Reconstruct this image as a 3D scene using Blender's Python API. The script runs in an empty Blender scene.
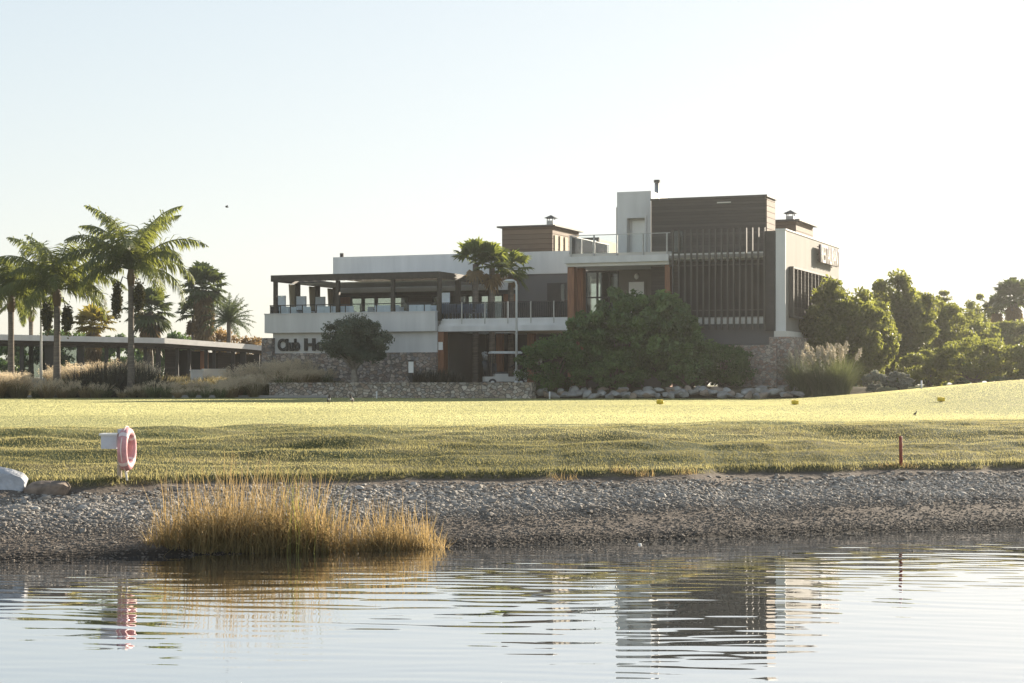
import bpy, math, random
import numpy as np
R = math.radians
rng = np.random.default_rng(7)
random.seed(7)
scene = bpy.context.scene
COL = scene.collection
F = 1849.0            # focal length in picture widths*1024 (65 mm lens)
HZ = 385.0
CAMZ = 2.0
SUN_AZ, SUN_EL = R(42), R(18)   # azimuth measured from +Y towards +X

# ------------------------------------------------------------------ mesh helpers
class MB:
    def __init__(s):
        s.V = []; s.F = []; s.T = []; s.n = 0
    def add(s, v, f, tint=0.5):
        v = np.asarray(v, float).reshape(-1, 3); f = np.asarray(f, int)
        s.V.append(v); s.F.append(f + s.n); s.n += len(v)
        t = np.empty(len(v)); t[:] = tint; s.T.append(t)
        return s
    def box(s, x0, x1, y0, y1, z0, z1, tint=0.5):
        x0, x1 = min(x0, x1), max(x0, x1); y0, y1 = min(y0, y1), max(y0, y1); z0, z1 = min(z0, z1), max(z0, z1)
        v = [(x0,y0,z0),(x1,y0,z0),(x1,y1,z0),(x0,y1,z0),(x0,y0,z1),(x1,y0,z1),(x1,y1,z1),(x0,y1,z1)]
        f = [(0,3,2,1),(4,5,6,7),(0,1,5,4),(1,2,6,5),(2,3,7,6),(3,0,4,7)]
        return s.add(v, f, tint)
    def prism(s, poly, z0, z1, tint=0.5):
        """poly: list of (x,y) counter-clockwise; z0,z1 scalars or lists"""
        n = len(poly)
        z0 = [z0]*n if np.isscalar(z0) else z0; z1 = [z1]*n if np.isscalar(z1) else z1
        v = [(p[0],p[1],z0[i]) for i,p in enumerate(poly)] + [(p[0],p[1],z1[i]) for i,p in enumerate(poly)]
        b = s.n
        s.V.append(np.array(v, float)); s.T.append(np.full(2*n, tint)); s.n += 2*n
        s.F.append(np.array([[b+i, b+(i+1)%n, b+n+(i+1)%n, b+n+i] for i in range(n)]))
        s.F.append(np.array([[b+n+i for i in range(n)]])); s.F.append(np.array([[b+i for i in reversed(range(n))]]))
        return s
    def tube(s, pts, rad, n=8, tint=0.5, cap=True):
        pts = np.asarray(pts, float); m = len(pts)
        rad = np.full(m, rad) if np.isscalar(rad) else np.asarray(rad, float)
        tan = np.gradient(pts, axis=0); tan /= np.linalg.norm(tan, axis=1)[:, None] + 1e-9
        up = np.array([0, 0, 1.0]) if abs(tan[0][2]) < 0.9 else np.array([1.0, 0, 0])
        a = np.linspace(0, 2*np.pi, n, endpoint=False)
        vs = []
        for i in range(m):
            x = np.cross(up, tan[i]); x /= np.linalg.norm(x) + 1e-9; y = np.cross(tan[i], x); up = y if abs(tan[0][2]) < 0.9 else up
            vs.append(pts[i] + rad[i]*(np.cos(a)[:, None]*x + np.sin(a)[:, None]*y))
        v = np.concatenate(vs)
        i, j = np.meshgrid(np.arange(m-1), np.arange(n), indexing='ij'); i = i.ravel(); j = j.ravel(); k = (j+1) % n
        f = np.stack([i*n+j, i*n+k, (i+1)*n+k, (i+1)*n+j], 1)
        b = s.n
        s.add(v, f, tint)
        if cap and n > 2:
            s.F.append(np.array([[b+q for q in reversed(range(n))]])); s.F.append(np.array([[b+(m-1)*n+q for q in range(n)]]))
        return s
    def cyl(s, x, y, z0, z1, r, n=12, tint=0.5, r2=None):
        return s.tube([(x,y,z0),(x,y,z1)], [r, r if r2 is None else r2], n, tint)
    def ball(s, c, r, nu=12, nv=8, tint=0.5, jit=0, seed=0):
        g = np.random.default_rng(seed)
        r = np.array(r if np.ndim(r) else [r]*3, float)
        v = [(0,0,-1)]
        for i in range(1, nv):
            ph = -np.pi/2 + np.pi*i/nv
            for j in range(nu):
                th = 2*np.pi*j/nu; v.append((np.cos(ph)*np.cos(th), np.cos(ph)*np.sin(th), np.sin(ph)))
        v.append((0,0,1)); v = np.array(v)
        if jit: v = v*(1+jit*g.normal(size=(len(v),1)))
        v = v*r + np.array(c)
        b = s.n
        q = [[1+i*nu+j, 1+i*nu+(j+1)%nu, 1+(i+1)*nu+(j+1)%nu, 1+(i+1)*nu+j] for i in range(nv-2) for j in range(nu)]
        t1 = [[0, 1+(j+1)%nu, 1+j] for j in range(nu)]
        L = len(v)-1; o = 1+(nv-2)*nu
        t2 = [[L, o+j, o+(j+1)%nu] for j in range(nu)]
        s.add(v, q, tint)
        s.F.append(np.array(t1)+b); s.F.append(np.array(t2)+b)
        return s
    def xform(s, M):
        M = np.array(M)
        s.V = [v @ M[:3,:3].T + M[:3,3] for v in s.V]
        return s
    def mesh(s, name, mat, smooth=False):
        me = bpy.data.meshes.new(name)
        V = np.concatenate(s.V); T = np.concatenate(s.T)
        me.vertices.add(len(V)); me.vertices.foreach_set('co', V.astype(np.float32).ravel())
        loops = np.concatenate([f.ravel() for f in s.F]); tot = np.concatenate([np.full(len(f), f.shape[1]) for f in s.F])
        start = np.concatenate([[0], np.cumsum(tot)[:-1]])
        me.loops.add(len(loops)); me.loops.foreach_set('vertex_index', loops.astype(np.int32))
        me.polygons.add(len(tot)); me.polygons.foreach_set('loop_start', start.astype(np.int32)); me.polygons.foreach_set('loop_total', tot.astype(np.int32))
        me.polygons.foreach_set('use_smooth', np.full(len(tot), smooth))
        at = me.attributes.new('tint', 'FLOAT', 'POINT'); at.data.foreach_set('value', T.astype(np.float32))
        me.update(calc_edges=True); me.materials.append(mat)
        return me
    def build(s, name, mat, parent=None, smooth=False, loc=None, rotz=0):
        o = bpy.data.objects.new(name, s.mesh(name, mat, smooth)); COL.objects.link(o)
        if parent: o.parent = parent
        if loc is not None: o.location = loc
        o.rotation_euler = (0, 0, rotz)
        return o

def tag(o, label=None, cat=None, group=None, kind=None):
    if label: o['label'] = label
    if cat: o['category'] = cat
    if group: o['group'] = group
    if kind: o['kind'] = kind
    return o
def empty(name, loc, rotz=0, label=None, cat=None, group=None):
    o = bpy.data.objects.new(name, None); COL.objects.link(o); o.location = loc; o.rotation_euler = (0,0,rotz)
    o.empty_display_size = 0.3
    return tag(o, label, cat, group)
def dup(root, loc, rotz=0, scale=None, label=None, group=None):
    r = root.copy(); COL.objects.link(r); r.location = loc; r.rotation_euler = (0,0,rotz)
    if scale is not None: r.scale = (scale,)*3 if np.isscalar(scale) else scale
    if label: r['label'] = label
    if group: r['group'] = group
    for ch in list(root.children):
        c = ch.copy(); COL.objects.link(c); c.parent = r
        for g in list(ch.children):
            d = g.copy(); COL.objects.link(d); d.parent = c
    return r

# value noise
_h = rng.random((256, 256))
def vn(x, y):
    x = np.asarray(x, float); y = np.asarray(y, float)
    xi = np.floor(x).astype(int); yi = np.floor(y).astype(int); fx = x-xi; fy = y-yi
    fx = fx*fx*(3-2*fx); fy = fy*fy*(3-2*fy)
    a = _h[xi % 256, yi % 256]; b = _h[(xi+1) % 256, yi % 256]; c = _h[xi % 256, (yi+1) % 256]; d = _h[(xi+1) % 256, (yi+1) % 256]
    return (a*(1-fx)+b*fx)*(1-fy)+(c*(1-fx)+d*fx)*fy
def fbm(x, y, o=3):
    s = 0; a = 1; t = 0
    for i in range(o):
        s = s + a*vn(x*2**i+17*i, y*2**i+31*i); t += a; a *= .5
    return s/t
def sst(x, a, b):
    t = np.clip((x-a)/(b-a), 0, 1); return t*t*(3-2*t)

# ------------------------------------------------------------------ materials
def newmat(name):
    m = bpy.data.materials.new(name); m.use_nodes = True
    nt = m.node_tree; nt.nodes.clear()
    return m, nt, nt.nodes, nt.links
def ramp(n, stops):
    r = n.new('ShaderNodeValToRGB'); e = r.color_ramp.elements
    while len(e) < len(stops): e.new(0.5)
    for i, (p, c) in enumerate(stops):
        e[i].position = p; e[i].color = (*c, 1)
    return r
def mk(name, col, rough=0.7, var=0.15, scale=2.0, bump=0.0, bscale=None, metallic=0, spec=0.4, stretch=(1,1,1)):
    m, nt, n, l = newmat(name)
    out = n.new('ShaderNodeOutputMaterial'); p = n.new('ShaderNodeBsdfPrincipled')
    p.inputs['Roughness'].default_value = rough; p.inputs['Metallic'].default_value = metallic
    p.inputs['Specular IOR Level'].default_value = spec
    tc = n.new('ShaderNodeTexCoord'); mp = n.new('ShaderNodeMapping'); mp.inputs['Scale'].default_value = stretch
    l.new(tc.outputs['Object'], mp.inputs['Vector'])
    nz = n.new('ShaderNodeTexNoise'); nz.inputs['Scale'].default_value = scale; nz.inputs['Detail'].default_value = 6
    l.new(mp.outputs[0], nz.inputs['Vector'])
    c = np.array(col)
    r = ramp(n, [(0.3, tuple(np.clip(c*(1-var), 0, 1))), (0.7, tuple(np.clip(c*(1+var), 0, 1)))])
    l.new(nz.outputs['Fac'], r.inputs[0]); l.new(r.outputs[0], p.inputs['Base Color'])
    if bump:
        b = n.new('ShaderNodeBump'); b.inputs['Strength'].default_value = bump; b.inputs['Distance'].default_value = 0.02
        n2 = n.new('ShaderNodeTexNoise'); n2.inputs['Scale'].default_value = bscale or scale*8; n2.inputs['Detail'].default_value = 4
        l.new(mp.outputs[0], n2.inputs['Vector']); l.new(n2.outputs['Fac'], b.inputs['Height']); l.new(b.outputs[0], p.inputs['Normal'])
    l.new(p.outputs[0], out.inputs[0])
    return m
def leafmat(name, c0, c1, trans, tfac=0.45, rough=0.55, spec=0.3):
    """two-tone leaf: colour from the tint attribute, diffuse + translucent"""
    m, nt, n, l = newmat(name)
    out = n.new('ShaderNodeOutputMaterial'); p = n.new('ShaderNodeBsdfPrincipled')
    p.inputs['Roughness'].default_value = rough; p.inputs['Specular IOR Level'].default_value = spec
    at = n.new('ShaderNodeAttribute'); at.attribute_name = 'tint'
    r = ramp(n, [(0, c0), (1, c1)]); l.new(at.outputs['Fac'], r.inputs[0]); l.new(r.outputs[0], p.inputs['Base Color'])
    t = n.new('ShaderNodeBsdfTranslucent')
    t0 = tuple(np.array(trans)*0.65)
    r2 = ramp(n, [(0, t0), (1, trans)]); l.new(at.outputs['Fac'], r2.inputs[0]); l.new(r2.outputs[0], t.inputs['Color'])
    mx = n.new('ShaderNodeMixShader'); mx.inputs[0].default_value = tfac
    l.new(p.outputs[0], mx.inputs[1]); l.new(t.outputs[0], mx.inputs[2]); l.new(mx.outputs[0], out.inputs[0])
    return m
def stonemat(name, cols, scale=2.2, mortar=(.20,.18,.16), bump=0.8, stretch=(1,1,1.5)):
    m, nt, n, l = newmat(name)
    out = n.new('ShaderNodeOutputMaterial'); p = n.new('ShaderNodeBsdfPrincipled'); p.inputs['Roughness'].default_value = 0.9
    tc = n.new('ShaderNodeTexCoord'); mp = n.new('ShaderNodeMapping'); mp.inputs['Scale'].default_value = stretch
    l.new(tc.outputs['Object'], mp.inputs[0])
    dn = n.new('ShaderNodeTexNoise'); dn.inputs['Scale'].default_value = 2.5
    l.new(mp.outputs[0], dn.inputs['Vector'])
    mixv = n.new('ShaderNodeMix'); mixv.data_type = 'VECTOR'; mixv.inputs[0].default_value = 0.12
    l.new(mp.outputs[0], mixv.inputs[4]); l.new(dn.outputs['Color'], mixv.inputs[5])
    v1 = n.new('ShaderNodeTexVoronoi'); v1.inputs['Scale'].default_value = scale; l.new(mixv.outputs[1], v1.inputs['Vector'])
    v2 = n.new('ShaderNodeTexVoronoi'); v2.feature = 'DISTANCE_TO_EDGE'; v2.inputs['Scale'].default_value = scale; l.new(mixv.outputs[1], v2.inputs['Vector'])
    sep = n.new('ShaderNodeSeparateColor'); l.new(v1.outputs['Color'], sep.inputs[0])
    r = ramp(n, [(i/(len(cols)-1), c) for i, c in enumerate(cols)]); r.color_ramp.interpolation = 'CONSTANT' if len(cols) > 5 else 'LINEAR'
    l.new(sep.outputs[0], r.inputs[0])
    nz = n.new('ShaderNodeTexNoise'); nz.inputs['Scale'].default_value = 9; nz.inputs['Detail'].default_value = 5; l.new(mp.outputs[0], nz.inputs['Vector'])
    mul = n.new('ShaderNodeMix'); mul.data_type = 'RGBA'; mul.blend_type = 'OVERLAY'; mul.inputs[0].default_value = 0.5
    l.new(r.outputs[0], mul.inputs[6]); l.new(nz.outputs['Fac'], mul.inputs[7])
    e = ramp(n, [(0.02, (0,0,0)), (0.09, (1,1,1))]); l.new(v2.outputs['Distance'], e.inputs[0])
    mx = n.new('ShaderNodeMix'); mx.data_type = 'RGBA'; mx.inputs[6].default_value = (*mortar, 1)
    l.new(e.outputs[0], mx.inputs[0]); l.new(mul.outputs[2], mx.inputs[7]); l.new(mx.outputs[2], p.inputs['Base Color'])
    b = n.new('ShaderNodeBump'); b.inputs['Strength'].default_value = bump; b.inputs['Distance'].default_value = 0.06
    l.new(e.outputs[0], b.inputs['Height']); l.new(b.outputs[0], p.inputs['Normal'])
    l.new(p.outputs[0], out.inputs[0])
    return m
def boardmat(name, col, period=0.14, axis=2, var=0.25, rough=0.75):
    """boards with dark open joints along one axis"""
    m, nt, n, l = newmat(name)
    out = n.new('ShaderNodeOutputMaterial'); p = n.new('ShaderNodeBsdfPrincipled'); p.inputs['Roughness'].default_value = rough
    p.inputs['Specular IOR Level'].default_value = 0.3
    tc = n.new('ShaderNodeTexCoord'); sx = n.new('ShaderNodeSeparateXYZ'); l.new(tc.outputs['Object'], sx.inputs[0])
    d = n.new('ShaderNodeMath'); d.operation = 'DIVIDE'; d.inputs[1].default_value = period; l.new(sx.outputs[axis], d.inputs[0])
    fr = n.new('ShaderNodeMath'); fr.operation = 'FRACT'; l.new(d.outputs[0], fr.inputs[0])
    fl = n.new('ShaderNodeMath'); fl.operation = 'FLOOR'; l.new(d.outputs[0], fl.inputs[0])
    wn = n.new('ShaderNodeTexWhiteNoise'); wn.noise_dimensions = '1D'; l.new(fl.outputs[0], wn.inputs['W'])
    mp = n.new('ShaderNodeMapping'); sc = [1.2,1.2,1.2]; sc[axis] = 14; mp.inputs['Scale'].default_value = sc; l.new(tc.outputs['Object'], mp.inputs[0])
    nz = n.new('ShaderNodeTexNoise'); nz.inputs['Scale'].default_value = 1.5; nz.inputs['Detail'].default_value = 5; l.new(mp.outputs[0], nz.inputs['Vector'])
    ad = n.new('ShaderNodeMath'); ad.operation = 'ADD'; l.new(wn.outputs['Value'], ad.inputs[0]); l.new(nz.outputs['Fac'], ad.inputs[1])
    hf = n.new('ShaderNodeMath'); hf.operation = 'MULTIPLY'; hf.inputs[1].default_value = 0.5; l.new(ad.outputs[0], hf.inputs[0])
    c = np.array(col); r = ramp(n, [(0.2, tuple(c*(1-var))), (0.8, tuple(np.clip(c*(1+var),0,1)))]); l.new(hf.outputs[0], r.inputs[0])
    gap = ramp(n, [(0.0, (0.15,)*3), (0.12, (1,1,1))]); l.new(fr.outputs[0], gap.inputs[0])
    mx = n.new('ShaderNodeMix'); mx.data_type = 'RGBA'; mx.blend_type = 'MULTIPLY'; mx.inputs[0].default_value = 1
    l.new(r.outputs[0], mx.inputs[6]); l.new(gap.outputs[0], mx.inputs[7]); l.new(mx.outputs[2], p.inputs['Base Color'])
    b = n.new('ShaderNodeBump'); b.inputs['Distance'].default_value = 0.02; b.inputs['Strength'].default_value = 0.8
    l.new(gap.outputs[0], b.inputs['Height']); l.new(b.outputs[0], p.inputs['Normal'])
    l.new(p.outputs[0], out.inputs[0])
    return m
def glassmat(name, tint, transp, rough=0.03, ior=1.55):
    m, nt, n, l = newmat(name)
    out = n.new('ShaderNodeOutputMaterial'); g = n.new('ShaderNodeBsdfGlossy'); g.inputs['Roughness'].default_value = rough
    g.inputs['Color'].default_value = (.9,.93,.95,1)
    t = n.new('ShaderNodeBsdfTransparent'); t.inputs['Color'].default_value = (*tint, 1)
    d = n.new('ShaderNodeBsdfDiffuse'); d.inputs['Color'].default_value = (.03,.035,.035,1)
    fr = n.new('ShaderNodeFresnel'); fr.inputs['IOR'].default_value = ior
    m1 = n.new('ShaderNodeMixShader'); m1.inputs[0].default_value = 1-transp; l.new(t.outputs[0], m1.inputs[1]); l.new(d.outputs[0], m1.inputs[2])
    m2 = n.new('ShaderNodeMixShader'); l.new(fr.outputs[0], m2.inputs[0]); l.new(m1.outputs[0], m2.inputs[1]); l.new(g.outputs[0], m2.inputs[2])
    l.new(m2.outputs[0], out.inputs[0])
    return m

M = {}
M['white'] = mk('white_render', (.66,.65,.63), .85, .10, 1.6, .15, 30, stretch=(1,1,.14))
M['whitewarm'] = mk('cream_render', (.62,.59,.53), .85, .10, .6, .2, 25, stretch=(1,1,.3))
M['endtoned'] = mk('end_wall_sun_toned', (.235,.218,.192), .85, .09, 1.2, .2, 25, stretch=(1,1,.2))  # white wall darkened in the colour to offset the sun on this face
M['grey'] = mk('grey_render', (.13,.125,.125), .85, .08, .6)
M['taupe'] = mk('taupe_render', (.17,.15,.125), .85, .08, .6)
M['dark'] = mk('dark_metal', (.035,.032,.03), .5, .2, 3)
M['pergola'] = mk('pergola_wood', (.055,.045,.035), .6, .25, 4)
M['wood'] = mk('varnished_wood', (.24,.105,.05), .5, .3, 3, stretch=(4,4,.5))
M['brown'] = boardmat('brown_boards', (.078,.067,.057), .16)
M['brownbox'] = boardmat('weathered_boards', (.16,.115,.08), .3)
M['slat'] = mk('slat_wood', (.085,.075,.065), .6, .25, 2, stretch=(4,4,.4))
M['stone'] = stonemat('rubble_stone', [(.18,.16,.15),(.40,.30,.23),(.28,.26,.25),(.55,.47,.40),(.25,.18,.14)], 4.6)
M['stone2'] = stonemat('garden_wall_stone', [(.24,.21,.17),(.42,.34,.26),(.30,.28,.25),(.58,.52,.44),(.28,.20,.15)], 4.4, (.16,.14,.12))
M['stonebrick'] = stonemat('red_rubble_stone', [(.26,.18,.14),(.42,.29,.23),(.34,.31,.28),(.55,.46,.39),(.30,.19,.15)], 6, (.22,.2,.18))
M['glass'] = glassmat('window_glass', (.62,.68,.64), .85)
M['clear'] = glassmat('rail_glass', (.93,.95,.95), 1.0, ior=1.18)
M['smoke'] = glassmat('smoked_glass', (.42,.45,.50), 1.0, ior=1.25)
M['blind'] = mk('white_blind', (.8,.79,.75), .8, .03, 3)
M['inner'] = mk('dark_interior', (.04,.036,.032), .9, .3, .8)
M['pave'] = mk('paving', (.32,.30,.27), .9, .1, 1.5)
M['sign'] = mk('sign_metal', (.035,.033,.03), .5, .1, 3)
M['signside'] = mk('sign_sides', (.10,.05,.045), .5, .1, 3)
M['signface'] = mk('sign_face', (.72,.66,.62), .5, .08, 3)
M['steel'] = mk('galvanised_steel', (.36,.36,.35), .4, .15, 4, metallic=.7)
M['polewhite'] = mk('pole_paint', (.60,.61,.60), .45, .06, 3)
M['chair'] = mk('white_chair_plastic', (.72,.78,.84), .5, .05, 5)
M['fabric'] = mk('curtain_cloth', (.55,.48,.36), .9, .12, 3)
M['bark'] = mk('bark', (.13,.10,.075), .95, .3, 5, .8, 20)
M['olivebark'] = mk('olive_bark', (.28,.25,.21), .95, .25, 6, .8, 20)
M['palmbark'] = mk('palm_bark', (.16,.135,.11), .95, .3, 6, .8, 14, stretch=(.4,.4,3))
M['red'] = mk('red_paint', (.24,.055,.035), .6, .2, 8)
M['yellow'] = mk('yellow_plastic', (.85,.60,.04), .5, .1, 6)
M['whitepost'] = mk('white_post', (.7,.7,.68), .6, .08, 6)
M['boulderg'] = mk('pale_boulder', (.40,.41,.43), .95, .25, 6, .9, 25, spec=.1)
M['bouldert'] = mk('tan_boulder', (.20,.155,.12), .95, .4, 9, .7, 18)
M['rock'] = mk('edging_rock', (.26,.25,.235), .9, .3, 2.5, .6, 10)
M['rockpale'] = mk('pale_edging_rock', (.31,.305,.29), .9, .25, 2.5, .6, 10)
M['rocktan'] = mk('tan_edging_rock', (.28,.22,.17), .9, .25, 2.5, .6, 10)
M['queen'] = leafmat('queen_palm_leaf', (.05,.08,.024), (.12,.155,.045), (.34,.37,.07), .45, .45, .4)
M['fan'] = leafmat('fan_palm_leaf', (.035,.06,.022), (.075,.11,.035), (.16,.2,.04), .3)
M['fanlight'] = leafmat('fresh_fan_leaf', (.045,.075,.025), (.11,.15,.045), (.30,.34,.06), .4)
M['date'] = leafmat('date_palm_leaf', (.05,.08,.045), (.10,.13,.07), (.2,.24,.08), .3)
M['deadleaf'] = leafmat('dead_palm_leaf', (.16,.11,.06), (.26,.19,.10), (.3,.2,.08), .25)
M['fruit'] = leafmat('palm_fruit', (.035,.04,.012), (.09,.08,.02), (.1,.09,.02), .15)
M['yellowfrond'] = leafmat('yellow_frond', (.13,.11,.025), (.26,.21,.05), (.42,.34,.06), .45)
M['olive'] = leafmat('olive_leaf', (.075,.092,.06), (.17,.195,.13), (.16,.19,.09), .3)
M['bush'] = leafmat('bush_leaf', (.045,.085,.028), (.15,.24,.07), (.22,.34,.08), .3, .45, .4)
M['fresh'] = leafmat('fresh_leaf', (.03,.065,.018), (.09,.16,.035), (.16,.28,.05), .3)
M['tree'] = leafmat('tree_leaf', (.055,.075,.02), (.15,.165,.045), (.42,.44,.08), .45)
M['silver'] = leafmat('silver_leaf', (.2,.21,.18), (.36,.37,.33), (.3,.3,.22), .35)
M['dry'] = leafmat('dry_leaf', (.25,.16,.07), (.38,.26,.12), (.45,.3,.12), .4)
M['tuft'] = leafmat('grass_tuft_blade', (.10,.10,.055), (.28,.24,.13), (.42,.34,.15), .4)
M['tuftgreen'] = leafmat('green_tuft_blade', (.055,.075,.035), (.16,.19,.085), (.26,.30,.10), .4)
M['tuftdry'] = leafmat('dry_tuft_blade', (.13,.10,.055), (.30,.23,.125), (.5,.36,.15), .4)
M['plume'] = leafmat('grass_plume', (.50,.42,.29), (.70,.60,.44), (.85,.70,.48), .5)
M['phorm'] = leafmat('spiky_leaf', (.028,.03,.024), (.09,.085,.06), (.12,.11,.05), .2)
M['pampas'] = leafmat('pampas_blade', (.07,.095,.045), (.15,.175,.085), (.25,.28,.10), .35)
M['pampasplume'] = leafmat('pampas_plume', (.48,.44,.35), (.62,.57,.46), (.6,.52,.38), .35)
M['reed'] = leafmat('reed_blade', (.12,.12,.05), (.40,.30,.16), (.66,.46,.20), .42)
M['reedgreen'] = leafmat('green_reed_blade', (.08,.10,.03), (.26,.25,.07), (.45,.42,.10), .4)
M['blade'] = leafmat('lawn_blade', (.036,.056,.018), (.29,.24,.12), (.58,.52,.22), .40, .6, .15)
M['lawnblade'] = leafmat('mown_blade', (.14,.16,.055), (.27,.26,.125), (.85,.81,.40), .55, .6, .2)
M['gravel'] = leafmat('gravel_stone', (.145,.122,.10), (.44,.415,.375), (.0,.0,.0), 0.0, .9, .2)
M['cart'] = mk('cart_cream', (.55,.54,.5), .4, .05, 3)
M['cartdark'] = mk('cart_black', (.03,.03,.032), .6, .2, 3)
M['bird'] = mk('bird_dark', (.06,.05,.045), .8, .3, 20)
M['birdwhite'] = mk('bird_white', (.55,.53,.5), .8, .1, 20)

# ------------------------------------------------------------------ terrain
CS = math.cos(math.atan(.39))
def shore(X):
    Xc = np.clip(X, -45, 45)
    return 23.2 + .39*Xc + .35*(fbm(Xc*.35+5, Xc*0+2)-.5) + .0012*Xc*Xc*0
def edgef(X): return 3.1+.75*(fbm(X*.45+40, X*0+9)-.5)+.34*(fbm(X*1.9+11, X*0+4)-.5)
def yw(X):   # line of the garden wall / rock edging
    return np.where(X < 1.2, 94.5-.35*(X-1.2), 93.3-.19*(X-1.2))
def terrain(X, Y):
    X = np.asarray(X, float); Y = np.asarray(Y, float)
    s = (Y-shore(X))*CS
    edge = edgef(X)     # where turf ends
    z = np.where(s < 0, np.maximum(.16*s, -1.3), 0)
    g = np.clip(s/edge, 0, 1)
    z = z + np.where(s > 0, .66*(g**.85), 0)
    z = z + .07*sst(s, edge-.02, edge+.12)         # turf lip
    t = np.clip((s-edge)/5.0, 0, 1)
    z = z + .56*(1-(1-t)**1.7)
    z = z + .03*sst(Y, 40, 97)
    # undulation of the bank
    am = sst(s, edge+.2, edge+1.2)*(1-sst(s, edge+4, edge+7))
    al = X*.93+Y*.36; ac = -X*.36+Y*.93
    z = z + am*(.20*(fbm(al*.28, ac*.95, 2)-.5) + .13*(fbm(al*.9+9, ac*2.6, 2)-.5))
    am2 = sst(s, edge+4, edge+7)
    z = z + am2*.05*(fbm(X*.12+3, Y*.12, 2)-.5)
    gz = (s > 0) & (s < edge)
    z = z + np.where(gz, .05*(fbm(X*1.4, Y*1.4, 2)-.5)*np.minimum(s, 1), 0)
    # mound on the right
    z = z + .95*sst(X/np.maximum(Y, 20), .13, .30)*sst(Y, 42, 74)
    # platform of the buildings
    yl = yw(X); w = np.where(X < -13, 12.0, np.where(X < 1.2, .5, 2.0))
    hi = np.where(X < -13, 2.35, 1.9)
    k = sst(Y, yl+.15, yl+w+.15)
    z = np.where(Y > yl-1, np.maximum(z, z*(1-k)+np.maximum(hi, z)*k), z)
    # own bank behind the camera
    z = np.where(Y < 2, np.maximum(z, .35*sst(-Y, -1.0, 1.5)-.4*(1-sst(-Y, -1.0, 1.5))), z)
    return z
def tz(x, y): return float(terrain(np.array([x]), np.array([y]))[0])
def at(px, py, d):      # a point at distance d seen at that place of the photograph
    return ((px-512)*d/F, d, CAMZ-(py-HZ)*d/F)
def gpos(px, py, d0=18, d1=120):
    ds = np.arange(d0, d1, .05); X = (px-512)*ds/F; Zr = CAMZ-(py-HZ)*ds/F; Zt = terrain(X, ds)
    i = np.argmax(Zr <= Zt); return (float(X[i]), float(ds[i]), float(Zt[i]))
def on(px, d):
    x = (px-512)*d/F; return (x, d, tz(x, d))

def axis(parts):
    out = []
    for a, b, st in parts: out.append(np.arange(a, b, st))
    return np.concatenate(out)
xs = axis([(-400,-60,34),(-60,-24,3),(-24,-13,.4),(-13,14,.12),(14,26,.5),(26,60,3),(60,401,34)])
ys = axis([(-40,0,4),(0,18,1.5),(18,36,.09),(36,70,.7),(70,90,.5),(90,108,.22),(108,150,2),(150,701,50)])
GX, GY = np.meshgrid(xs, ys); GZ = terrain(GX, GY)
nx, ny = len(xs), len(ys)
ii, jj = np.meshgrid(np.arange(ny-1), np.arange(nx-1), indexing='ij'); ii = ii.ravel(); jj = jj.ravel()
QF = np.stack([ii*nx+jj, ii*nx+jj+1, (ii+1)*nx+jj+1, (ii+1)*nx+jj], 1)
gb = MB(); gb.add(np.stack([GX.ravel(), GY.ravel(), GZ.ravel()], 1), QF)
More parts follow.
